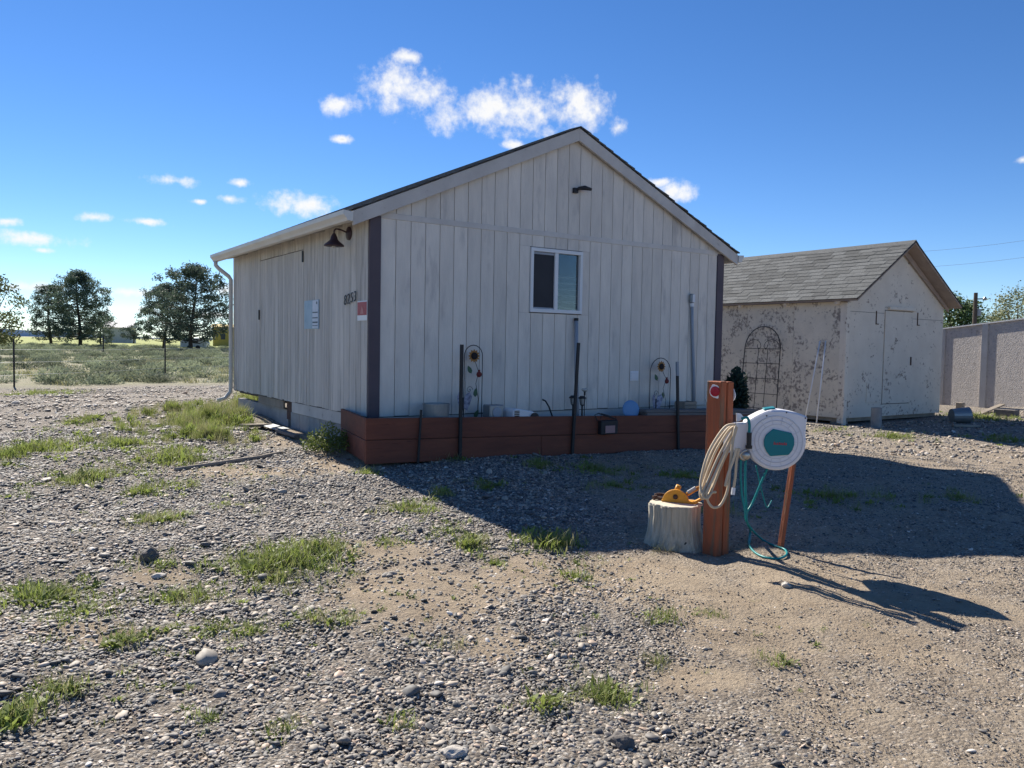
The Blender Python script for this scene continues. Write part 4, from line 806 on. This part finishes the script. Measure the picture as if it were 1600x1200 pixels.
# reel
vd = Vector((FWH[0], FWH[1], 0)); pr = at(1212, 690, 5.83); vd = Vector((pr.x-CAM[0], pr.y-CAM[1], 0)).normalized(); rtv = Vector((vd.y, -vd.x, 0)); q = R(13)
A_ = rtv*math.cos(q)+vd*math.sin(q); Nn = -vd*math.cos(q)+rtv*math.sin(q); U_ = Vector((0, 0, 1))
k_ = 5.83/F_PX
def rp_(u, v, dep=0.): return pr+A_*((u-1212)*k_)+U_*(-(v-690)*k_)+Nn*dep
rl = thing('hose_reel', rp_(1212, 737), 'white wall-mount hose reel with teal centre fixed to the orange post', 'hose reel')
out = [(1168, 660), (1176, 654), (1190, 646), (1203, 641), (1222, 640.5), (1243, 644), (1259.5, 649.5), (1258, 662)]
cx_, cy_, rad = 1213, 690, 45.5
for a in np.linspace(-12, 195, 26): out.append((cx_+rad*math.cos(R(a)), cy_+rad*math.sin(R(a))))
b = MB(); b.prism([rp_(u, v, -.19) for u, v in out], Nn*.19); b.build('casing', M['reel'], rl, bevel=.012)
def ring(r0, z, w, m, name): b = MB(); n_ = 40; b.tube([rp_(cx_+r0*math.cos(2*math.pi*k/n_), cy_+r0*math.sin(2*math.pi*k/n_), z) for k in range(n_+1)], w, 6, cap=False); return b.build(name, m, rl, smooth=True)
ring(40, .0, .005, M['reelline'], 'ridge'); ring(33, .0, .004, M['reelline'], 'ridge'); ring(27, .0, .003, M['reelline'], 'ridge')
for k in range(14):
    a = 2*math.pi*k/14; b = MB(); b.bar(rp_(cx_+27*math.cos(a), cy_+27*math.sin(a), .001), rp_(cx_+40*math.cos(a), cy_+40*math.sin(a), .001), .004, .004, Nn); b.build('rib', M['reelline'], rl)
tp_ = [(1207, 670), (1220, 672.5), (1235, 675.5), (1239.5, 684), (1240, 694), (1237, 703), (1232, 710), (1218, 711.5), (1204, 713), (1198, 706), (1194, 697), (1193.5, 688), (1196, 680)]
b = MB(); b.prism([rp_(u, v, .002) for u, v in tp_], Nn*.012); ctr = b.build('centre_panel', M['teal'], rl, bevel=.004)
r = random.Random(2)
for k in range(8):
    u0 = 1208+k*2.6; hgt = 4.6 if k == 0 else r.choice((3., 3.2, 4.)); b = MB(); b.prism([rp_(u0, 694.5+.05*k, .0145), rp_(u0+1.9, 694.6+.05*k, .0145), rp_(u0+1.9, 694.5-hgt, .0145), rp_(u0+r.uniform(0, .8), 694.5-hgt, .0145)], Nn*.0012); b.build('print_mark', M['brand'], ctr)
b = MB(); b.prism([rp_(1196, 642.8, -.06), rp_(1213, 640, -.06), rp_(1213, 639, -.14), rp_(1196, 641.8, -.14)], U_*.012); b.build('handle_recess', M['teal'], rl, bevel=.003)
for u, v in ((1197, 650), (1227, 644), (1256, 652)): b = MB(); b.lathe(rp_(u, v, .0), [(.006, 0), (.005, .004)], 10, Nn); b.build('screw', M['metal_black'], rl)
b = MB(); b.prism([rp_(1146, 664, -.10), rp_(1172, 662, -.10), rp_(1176, 700, -.10), rp_(1170, 712, -.10), rp_(1147, 706, -.10)], Nn*.06); b.build('bracket', M['reel'], rl, bevel=.008)
b = MB(); b.prism([rp_(1153, 648, -.08), rp_(1160, 649, -.08), rp_(1166, 656, -.08), rp_(1154, 662, -.08)], Nn*.03); b.build('bracket_ear', M['reel'], rl, bevel=.003)
b = MB(); b.box((PXc+.01, PYc-hw-.02, rp_(1140, 690).z), (.11, .014, .19)); b.build('mount_plate', M['reel'], rl, bevel=.003)
b = MB(); b.bar(Vector((PXc+.03, PYc-hw-.02, rp_(1140, 688).z)), rp_(1160, 688, -.08), .05, .13, (0, 0, 1)); b.build('mount_arm', M['reel'], rl, bevel=.006)
b = MB(); b.tube([rp_(1150, 665, -.04), rp_(1149, 665, .03)], .016, 14); b.build('hook_peg', M['white'], rl)
b = MB(); b.tube(smooth([rp_(1160, 656, -.03), rp_(1168, 654, -.01), rp_(1171, 664, .0), rp_(1171, 678, .0)]), .010, 10); b.build('inlet_hose', M['tealhose'], rl, smooth=True)
b = MB(); b.tube([rp_(1171, 677, .005), rp_(1171, 699, .005)], .018, 12); b.tube([rp_(1171, 697, .005), rp_(1171, 702, .005)], .024, 12); b.build('valve_grip', M['metal_black'], rl)
b = MB(); b.tube(smooth([rp_(1168, 704, .01), rp_(1161, 708, .01), rp_(1158, 714, .01), rp_(1163, 719, .01), rp_(1170, 716, .01)]), [.012]*24+[.014], 10); b.lathe(rp_(1167, 713, -.012), [(.02, 0), (.034, .012), (.034, .03), (.02, .042)], 16, Nn); b.build('guide_ball', M['chrome'], rl, smooth=True)
# teal hose hanging from the reel and lying in a loop on the ground
gl0 = gp(1215, 869)
def G(u, v, lift=.012): p = gp(u, v); p.z += lift; return p
hz_ = thing('teal_hose', gl0, 'teal garden hose hanging from the reel into a loop on the ground', 'hose')
b = MB(); b.tube(smooth([rp_(1160, 716, .0), rp_(1160, 740, .0), rp_(1163, 775, .0), rp_(1170, 805, .0), rp_(1175, 822, -.05), G(1172, 842, .06), G(1170, 852), G(1180, 866), G(1198, 874), G(1218, 875), G(1229, 869), G(1226, 861), G(1210, 855), G(1190, 846, .02), rp_(1178, 826, -.1), rp_(1172, 800, -.02), rp_(1168, 760, .0), rp_(1167, 716, .0)]), .0085, 8); b.build('loop', M['tealhose'], hz_, smooth=True)
b = MB(); b.tube(smooth([rp_(1206, 735, -.1), rp_(1198, 755, -.1), rp_(1185, 790, -.1), rp_(1174, 815, -.1), G(1172, 838, .05), G(1171, 850)]), .0085, 8); b.build('strand', M['tealhose'], hz_, smooth=True)
b = MB(); b.tube(smooth([rp_(1190, 733, -.15), rp_(1198, 765, -.15), rp_(1209, 797, -.2), rp_(1214, 803, -.22), rp_(1221, 792, -.24)]), .005, 8); b.build('thin_line', M['tealhose'], hz_, smooth=True)
# thin support stake
s0 = gp(1217, 857); s1 = at(1233, 733, 6.0)
b = MB(); b.bar(s0-Vector((0, 0, .1)), Vector((s0.x+.09, s0.y-.03, pr.z-.195)), .042, .032, (0, 1, 0)); single('support_stake', b, M['postwood'], 'thin orange stake propping up the underside of the hose reel', 'stake', bevel=.003)
# stump
sc_ = gp(1057, 858)+Vector((.10, .12, 0)); sr = .2
def sj(a, z): return 1+.05*math.sin(a*3+.6)+.035*math.sin(a*7+1+z*2)+.022*math.sin(a*17+z*3)+.016*math.sin(a*31-z*6)+(.10*max(0, math.cos(a-5.6))**4+.07*max(0, math.cos(a-3.6))**6)*max(0, 1-z/.2)
sp_ = thing('tree_stump', sc_, 'pale weathered tree stump standing beside the orange post', 'stump')
b = MB(); b.lathe(sc_-Vector((0, 0, .06)), [(sr*1.27, 0), (sr*1.19, .06), (sr*1.08, .12), (sr*1.0, .2), (sr*.97, .3), (sr*.985, .37), (sr*.96, .385)], 72, jit=sj); b.build('trunk', M['stump'], sp_, smooth=False)
b = MB(); b.lathe(sc_+Vector((0, 0, .322)), [(sr*.955, 0), (sr*.94, .008), (sr*.4, .011)], 72, jit=sj); b.build('cut_face', M['stumptop'], sp_)
for a_k, z_k, r_k in ((0.55, .05, .03),):
    dk = (-vd*math.cos(a_k)+rtv*math.sin(a_k)); b = MB(); b.lathe(sc_+dk*(sr*(1.0 if z_k > .2 else 1.1))+Vector((0, 0, z_k)), [(r_k, -.04), (r_k*1.0, .0), (r_k*.6, .004)], 12, dk, jit=lambda a, z: 1+.25*math.sin(a*2)); b.build('knot', M['bark'], sp_)
ztop = sc_.z+.334
sw = thing('yellow_saw', (sc_.x+.07, sc_.y-.05, ztop), 'worn yellow power saw head lying on the stump', 'tool')
C0 = Vector((sc_.x+.02, sc_.y-.03, ztop))-rtv*.035-vd*.03; ax = rtv; 
def sp3(a, h, d=0): return C0+ax*(a*1.2)+U_*(h*1.25)+vd*d
b = MB(); b.prism([sp3(.085*math.cos(q)*1.0, .075*math.sin(q)+.005) for q in np.linspace(0, math.pi, 16)], vd*.03); b.build('blade_guard', M['yellow'], sw, bevel=.004)
b = MB(); b.lathe(sp3(.0, .035, -.001), [(.02, 0), (.018, .012), (.008, .02)], 12, -vd); b.build('hub', M['rust'], sw)
b = MB(); b.prism([sp3(-.09, .0), sp3(.13, .0), sp3(.17, .03), sp3(.15, .03), sp3(.12, .012), sp3(-.09, .012)], vd*.09); b.build('base_plate', M['yellow'], sw, bevel=.003)
b = MB(); b.tube([sp3(.07, .05, .05), sp3(.12, .085, .05), sp3(.155, .10, .05), sp3(.175, .075, .05), sp3(.165, .03, .05)], [.016, .018, .018, .015, .014], 10); b.build('handle', M['yellow'], sw, smooth=True)
b = MB(); b.tube([sp3(.075, .06, .045), sp3(.125, .094, .044)], .0165, 8); b.build('grip', M['greypvc'], sw)
b = MB(); b.tube([sp3(.0, .06, .06), sp3(.015, .10, .06)], .022, 10); b.build('motor_knob', M['yellow'], sw, smooth=True)
C0 = C0-rtv*.0
def sp3(a, h, d=0): return C0+ax*(a*.62-.055)+U_*h+vd*d
rt_ = thing('rusty_pliers', (sc_.x-.08, sc_.y, ztop), 'rusty iron pliers and bar lying on the stump', 'tool')
b = MB(); b.tube(smooth([sp3(-.18, .016, .08), sp3(-.12, .014, .06), sp3(-.05, .014, .05), sp3(.0, .014, .06)]), .013, 8); b.build('jaw', M['rust'], rt_, smooth=True)
b = MB(); b.tube(smooth([sp3(-.19, .03, .1), sp3(-.13, .034, .12), sp3(-.05, .032, .12), sp3(.02, .03, .13)]), .012, 8); b.build('grip', M['rust'], rt_, smooth=True)
b = MB(); b.tube([sp3(-.21, .012, .06), sp3(-.16, .02, .08)], .018, 8); b.build('pivot', M['rust'], rt_)
# small tufts at the foot of the stump
b = MB(); r = random.Random(5)
for _ in range(160):
    a = r.uniform(-1, 1); c = gp(1040+a*22, 860+r.uniform(-6, 4)); dv = Vector((r.gauss(0, .4), r.gauss(0, .4), 1)).normalized(); s_ = r.uniform(.03, .10); sv = dv.orthogonal().normalized()*.003
    b.add([c-sv, c+sv, c+dv*s_], [(0, 1, 2)])
tag(b.build('dry_tuft', M['drygrass'], None, fix=False), 'dry grass tuft at the foot of tree stump', 'grass')

# ------------------------------------------------------------------ loose things on the ground at the left
def rock(u, v, s, lab, seed, m='pebble_rock'):
    import bmesh
    c = gp(u, v); bm = bmesh.new(); bmesh.ops.create_icosphere(bm, subdivisions=3, radius=1)
    for w in bm.verts: n_ = mnoise.noise(w.co*1.3+Vector((seed, 0, 0))); w.co *= 1+.4*n_+.1*mnoise.noise(w.co*5); w.co = Vector((w.co.x*s[0], w.co.y*s[1], w.co.z*s[2]))
    me = bpy.data.meshes.new('rock'); bm.to_mesh(me); bm.free(); me.materials.append(M[m]); o = bpy.data.objects.new('rock', me); COL.objects.link(o); o.location = c+Vector((0, 0, s[2]*.5)); o.rotation_euler = (0, 0, seed)
    return tag(o, lab, 'rock')
M['pebble_rock'] = mat('grey_rock', (.16, .145, .13), (.10, .09, .085), 9., rough=.9, bump=.5, bscale=25, rand=0)
M['pale_rock'] = mat('pale_rock', (.55, .51, .45), (.42, .38, .33), 9., rough=.9, bump=.4, bscale=25, rand=0)
rock(235, 873, (.075, .05, .05), 'angular dark brown rock lying alone on the gravel', 1)
rock(1228, 917, (.028, .026, .022), 'rounded pale stone lying in the shadow of orange post', 2, 'pale_rock')
rock(247, 902, (.045, .03, .018), 'flat pale stone near the dark brown rock', 3, 'pale_rock')
rock(970, 1165, (.05, .04, .03), 'large smooth dark pebble among the coarse gravel', 5)
rock(710, 1178, (.05, .035, .018), 'flat grey oval pebble among the coarse gravel', 6, 'pale_rock')
for (u0, v0, u1, v1, w, lab, m_) in ((398, 643, 430, 652, .16, 'weathered board lying flat nearest the cabin downspout', 'oldwood'), (424, 673, 458, 667, .18, 'wide weathered board lying beside the foundation', 'oldwood'), (434, 679, 464, 687, .09, 'short squared timber offcut lying on bare dirt', 'greywood'), (462, 666, 492, 676, .22, 'blue-grey metal sheet lying against the foundation blocks', 'galv')):
    p0 = gp(u0, v0); p1 = gp(u1, v1); sh_ = min(0, -.16-w/2-max(p0.x, p1.x))
    for q in (p0, p1): q.x += sh_; q.z = Hs(q.x, q.y)+.012
    b = MB(); b.bar(p0+Vector((0, 0, .05)), p1+Vector((0, 0, .04)), w, .04 if m_ != 'galv' else .008); single('scrap_board', b, M[m_], lab, 'board', bevel=.003)
b = MB(); b.tube(smooth([G(272, 737, .02), G(320, 730, .02), G(370, 721, .02), G(405, 715, .02), G(440, 709, .015)]), .022, 10); single('plastic_pipe', b, M['oldwood'], 'pale plastic pipe lying on the dirt strip before the cabin', 'pipe', smooth=True)

# ------------------------------------------------------------------ wire fence across the lot, field beyond
fw = thing('wire_fence', (-.6, 19.4, -.5), 'wire fence on thin metal posts at the edge of sagebrush field', 'fence')
posts = [(-9.6, 9.9), (-3.06, 16.9), (1.76, 22.05), (8.3, 29.0), (15, 36.2)]
for x, y in posts: z = Hs(x, y); b = MB(); b.bar((x, y, z-.2), (x, y, z+1.35), .045, .045, (0, 1, 0)); b.build('post', M['metal_black'], fw)
for h_ in (.35, .7, 1.05):
    for (xa, ya), (xb_, yb) in zip(posts[:-1], posts[1:]): b = MB(); za, zb_ = Hs(xa, ya)+h_, Hs(xb_, yb)+h_; b.tube([(xa, ya, za), ((xa+xb_)/2, (ya+yb)/2, (za+zb_)/2-.03), (xb_, yb, zb_)], .004, 5); b.build('wire', M['galv'], fw)
for x, y, lab in ((4.5, 62, 'thin dark fence post standing far out in the sagebrush'), (17.5, 64, 'lone thin post in the field in front of the pine pair')):
    b = MB(); z = Hs(x, y); b.bar((x, y, z-.1), (x, y, z+1.6), .1, .1, (0, 1, 0)); single('field_post', b, M['metal_black'], lab, 'post', 'posts far out in the field')
SG = []
for k in range(4):
    r = random.Random(20+k); b = MB()
    for _ in range(420):
        d = Vector((r.gauss(0, 1), r.gauss(0, 1), abs(r.gauss(0, .8)))).normalized(); q = r.random()**.5; c = Vector((d.x*.42*q, d.y*.42*q, d.z*.42*q+.03)); dv = (d+Vector((r.gauss(0, .5), r.gauss(0, .5), .6))).normalized(); sv = dv.orthogonal().normalized()*.016; s_ = r.uniform(.06, .13)
        b.add([c, c+dv*s_*.5+sv, c+dv*s_, c+dv*s_*.5-sv], [(0, 1, 2, 3)])
    for _ in range(9): a = r.random()*6.28; b.tube([(0, 0, -.03), (math.cos(a)*.15, math.sin(a)*.15, .14), (math.cos(a)*.34, math.sin(a)*.34, .22+r.random()*.1)], [.014, .01, .004], 4)
    q = b.mesh('sagebrush'); q.materials.append(M['sage']); SG.append(q)
placed = []
def sagespot(dmin, dmax):
    while True:
        a = YAW+R(random.uniform(-35, -17)); dd = math.sqrt(random.uniform(dmin**2, dmax**2)); x, y = CAM[0]+math.sin(a)*dd, CAM[1]+math.cos(a)*dd
        if y > 17.6+.12*x and mnoise.noise(Vector((x*.12, y*.12, 0))) > -.35: return x, y
for k in range(190):
    x, y = sagespot(24, 72); o = bpy.data.objects.new('sagebrush', random.choice(SG)); COL.objects.link(o); s = random.uniform(.6, 1.5); o.scale = (s*random.uniform(.9, 1.4), s, s*random.uniform(.6, .95)); o.rotation_euler = (0, 0, random.random()*6.28); o.location = (x, y, Hs(x, y)-.02)
    tag(o, 'grey-green sagebrush bush growing in the open field', 'bush', 'sagebrush in the field')
pts = [sagespot(70, 150) for _ in range(420)]; s = rng.uniform(.7, 1.5, len(pts))
scatter('distant_brush', [(x, y, Hs(x, y)) for x, y in pts], [(0, 0, random.random()*6) for _ in pts], np.stack([s*1.3, s*1.3, s*.8], -1), [0]*len(pts), [bpy.data.objects.new('brush', q) for q in SG], 'distant sagebrush merging across the far field', 'bushes')
gpts = [sagespot(26, 60) for _ in range(420)]; s = rng.uniform(.6, 1.4, len(gpts))
scatter('field_grass', [(x, y, Hs(x, y)) for x, y in gpts], [(0, 0, random.random()*6) for _ in gpts], np.stack([s*1.6, s*1.6, s*.8], -1), [0]*len(gpts), [tuft(40, .22, .2, .008, M['drygrass'], .8, 31), tuft(40, .2, .2, .01, M['sage'], .8, 32)], 'dry grass between the sagebrush', 'grass')

# ------------------------------------------------------------------ trees
def conifer(base, h, w, lab, seed, m='needle', low=.09, nclump=150, per=46, csize=.075, round_=.6):
    r = random.Random(seed); base = Vector(base); t_ = thing('pine_tree', base, lab, 'tree', 'pines beyond the field')
    b = MB(); top = base+Vector((0, 0, h*.96)); pts = [base+(top-base)*q+Vector((math.sin(q*5+seed)*w*.03, math.cos(q*4)*w*.03, 0)) for q in np.linspace(0, 1, 9)]
    b.tube(pts, [h*.024*(1-.9*q) for q in np.linspace(0, 1, 9)], 8)
    L = MB(); tips = []
    for k in range(nclump):
        f = low+(1-low)*(k+.5)/nclump; prof = max(0., math.sin(math.pi*min(1, (f-low)/(1-low)*.76+.22)))**.8
        prof = max(.13, prof); a = k*2.399+r.uniform(-.5, .5); q = prof*w*.5*r.uniform(.35, 1.08)
        st = base+Vector((0, 0, h*f*.93)); tip = st+Vector((math.cos(a)*q, math.sin(a)*q, q*r.uniform(.0, .45)))
        if k % 2 == 0: b.tube([st, (st+tip)/2+Vector((0, 0, -.03*h*prof)), tip], [h*.007*(1.1-f), h*.005*(1.1-f), h*.0015], 5)
        for j in range(per):
            c = tip+Vector((r.gauss(0, 1), r.gauss(0, 1), r.gauss(0, .7)))*h*.03; dv = Vector((r.gauss(0, 1), r.gauss(0, 1), r.gauss(.4, .8))).normalized(); s_ = h*csize*r.uniform(.3, .62); sv = dv.cross(Vector((r.gauss(0, 1), r.gauss(0, 1), r.gauss(0, 1)))).normalized()*s_*.16
            L.add([c-dv*s_*.5, c+sv, c+dv*s_*.5, c-sv], [(0, 1, 2, 3)])
    b.build('trunk', M['bark'], t_, smooth=True); L.build('crown', M[m], t_, fix=False)
def atdist(u, d): dr_ = ray(u, 540); dr_ = np.array([dr_[0], dr_[1]]); dr_ /= np.linalg.norm(dr_); x, y = CAM[0]+dr_[0]*d, CAM[1]+dr_[1]*d; return Vector((x, y, Hs(x, y)))
px = lambda d, u: d*math.cos(math.atan((u-800)/F_PX))/F_PX       # metres per picture unit at that distance
for u, d, top, wid, lab, seed in ((123, 132, 428, 88, 'tall dark pine with full rounded crown, biggest of the three by the barn', 1), (78, 138, 452, 72, 'dark pine leaning slightly beside the biggest pine', 2), (158, 140, 492, 44, 'small low pine on the barn side of biggest pine', 3),
                                  (302, 112, 414, 118, 'broad airy pine whose crown nearly touches the cabin gutter', 4), (259, 122, 446, 84, 'shorter pine tucked behind the broad airy pine', 5)):
    p_ = atdist(u, d); hh = (540-top)*px(d, u)+1.0; conifer(p_, hh, wid*px(d, u)*1.05, lab, seed, nclump=210 if wid > 80 else 140, per=64)
def broadleaf(base, h, w, lab, seed, m, n=5200, size=.02, group='trees beyond the fences'):
    r = random.Random(seed); base = Vector(base); t_ = thing('broadleaf_tree', base, lab, 'tree', group)
    b = MB(); b.tube([base, base+Vector((.02*h, 0, h*.3)), base+Vector((.0, .02*h, h*.55))], [h*.03, h*.022, h*.014], 8); L = MB(); cl = []
    for k in range(34):
        a = k*2.399; f = r.uniform(.25, 1); q = w*.5*math.sqrt(max(.05, 1-(2*(f-.3)/1.4-.5)**2*1.6))*r.uniform(.35, 1); tip = base+Vector((math.cos(a)*q, math.sin(a)*q, h*f*.95)); b.tube([base+Vector((0, 0, h*.3*f+.1*h)), (base+tip)/2+Vector((0, 0, h*.12)), tip], [h*.011, h*.007, h*.002], 5); cl.append(tip)
    for k in range(n):
        c = r.choice(cl)+Vector((r.gauss(0, 1), r.gauss(0, 1), r.gauss(0, .75)))*h*.06; dv = Vector((r.gauss(0, 1), r.gauss(0, 1), r.gauss(0, 1))).normalized(); s_ = h*size*r.uniform(.6, 1.5); sv = dv.orthogonal().normalized()*s_*.4
        L.add([c-dv*s_*.5, c+sv, c+dv*s_*.5, c-sv], [(0, 1, 2, 3)])
    b.build('trunk', M['bark'], t_, smooth=True); L.build('crown', M[m], t_, fix=False)
p_ = atdist(-22, 60); broadleaf(p_, (545-428)*px(60, -22)+.6, 108*px(60, -22), 'pale green leafy tree in the field beyond the wire fence', 5, 'olive', 5200, .026)
p_ = atdist(1492, 60); broadleaf(p_, (556-446)*px(60, 1492)+.8, 66*px(60, 1492), 'dark green leafy tree rising behind the shed roof', 6, 'bright', 5600, .03)
p_ = atdist(1590, 66); broadleaf(p_, (556-440)*px(66, 1590)+.8, 118*px(66, 1590), 'olive green spreading tree behind the panel fence', 7, 'olive', 7000, .022)
p_ = atdist(1535, 75); broadleaf(p_, (556-478)*px(75, 1535)+.8, 70*px(75, 1535), 'low green tree behind the utility pole', 8, 'bright', 4200, .032)
p_ = atdist(209, 240); broadleaf(p_, 6, 6.5, 'small dark tree beside the far white barn', 9, 'needle', 1500, .05)
# utility pole and wires
p_ = atdist(1521, 52); up0 = p_; k_u = px(52, 1521); zt_ = CAM[2]+(556-462)*k_u
ut = thing('utility_pole', p_, 'dark utility pole with a side arm in front of the trees', 'utility pole')
b = MB(); b.tube([p_, Vector((p_.x, p_.y, zt_))], [.13, .1], 10); b.build('pole', M['bark'], ut)
b = MB(); b.bar(Vector((p_.x, p_.y, zt_-.35)), Vector((p_.x+.4, p_.y-.3, zt_-.33)), .06, .06); b.build('arm', M['bark'], ut); b = MB(); b.lathe((p_.x+.4, p_.y-.3, zt_-.42), [(.08, 0), (.11, .1), (.05, .2)], 10); b.build('insulator', M['galv'], ut)
b = MB(); b.lathe((p_.x+.16, p_.y-.12, zt_-1.3), [(.13, 0), (.13, .4)], 12); b.build('transformer', M['galv'], ut)
for va, vb, lab in ((388, 370, 'upper overhead wire crossing the sky beyond the shed'), (412, 398, 'lower overhead wire crossing the sky beyond the shed')):
    a_ = at(1380, va+8, 42); c_ = at(1760, vb-22, 36); b = MB(); b.tube([a_+(c_-a_)*q+Vector((0, 0, -.25*4*q*(1-q))) for q in np.linspace(0, 1, 9)], .006, 5); single('overhead_wire', b, M['galv'], lab, 'wire', 'overhead wires')
# far buildings
def far_house(u, d, w, dp, hw_, hr, wm, rm, name, lab, yaw_=0):
    p_ = atdist(u, d); t_ = thing(name, p_, lab, 'building'); Rz = rotz(yaw_)
    def P(x, y, z): return p_+Rz @ Vector((x, y, z))
    b = MB(); b.add([P(x, y, z) for z in (-.3, hw_) for x, y in ((-w/2, -dp/2), (w/2, -dp/2), (w/2, dp/2), (-w/2, dp/2))], [(0, 1, 2, 3), (4, 7, 6, 5), (0, 4, 5, 1), (1, 5, 6, 2), (2, 6, 7, 3), (3, 7, 4, 0)]); b.build('wall', M[wm], t_)
    b = MB(); b.add([P(-w/2-.4, -dp/2-.4, hw_), P(w/2+.4, -dp/2-.4, hw_), P(w/2+.4, dp/2+.4, hw_), P(-w/2-.4, dp/2+.4, hw_), P(-w/2-.4, 0, hw_+hr), P(w/2+.4, 0, hw_+hr)], [(0, 1, 5, 4), (2, 3, 4, 5), (0, 4, 3), (1, 2, 5), (0, 3, 2, 1)]); b.build('roof', M[rm], t_)
    for k in (-1, 1): b = MB(); c = P(k*w*.22, -dp/2-.02, hw_*.5); b.box(c, (w*.12, .06, hw_*.3), Rz); b.build('window', M['window'], t_)
far_house(187, 260, 7.5, 12, 4.4, 1.8, 'side', 'barnwhite', 'barn', 'low barn with bright white roof beyond the pines', -.25)
far_house(362, 190, 7.5, 6, 4.2, .7, 'barnyellow', 'barnyellow', 'house', 'yellow building peeking past the cabin gutter', -.3)
p_ = atdist(305, 118); cmp_ = thing('camper_trailer', p_, 'small white camper parked under the broad airy pine', 'trailer'); b = MB(); Rz = rotz(-.45)
b.prism([p_+Rz @ Vector((x, -1, z)) for x, z in ((-1.7, .35), (1.6, .35), (1.75, .9), (1.5, 1.45), (-1.2, 1.5), (-1.7, 1.1))], Rz @ Vector((0, 1.9, 0))); b.build('body', M['barnwhite'], cmp_)
for k in (-.5, .6): b = MB(); b.lathe(p_+Rz @ Vector((k, -1.02, .3)), [(.3, 0), (.3, .1)], 14, Rz @ Vector((0, -1, 0))); b.build('wheel', M['metal_black'], cmp_)
b = MB(); b.box(p_+Rz @ Vector((.2, -1.02, 1.05)), (.8, .03, .35), Rz); b.build('window', M['window'], cmp_)
# hills on the horizon
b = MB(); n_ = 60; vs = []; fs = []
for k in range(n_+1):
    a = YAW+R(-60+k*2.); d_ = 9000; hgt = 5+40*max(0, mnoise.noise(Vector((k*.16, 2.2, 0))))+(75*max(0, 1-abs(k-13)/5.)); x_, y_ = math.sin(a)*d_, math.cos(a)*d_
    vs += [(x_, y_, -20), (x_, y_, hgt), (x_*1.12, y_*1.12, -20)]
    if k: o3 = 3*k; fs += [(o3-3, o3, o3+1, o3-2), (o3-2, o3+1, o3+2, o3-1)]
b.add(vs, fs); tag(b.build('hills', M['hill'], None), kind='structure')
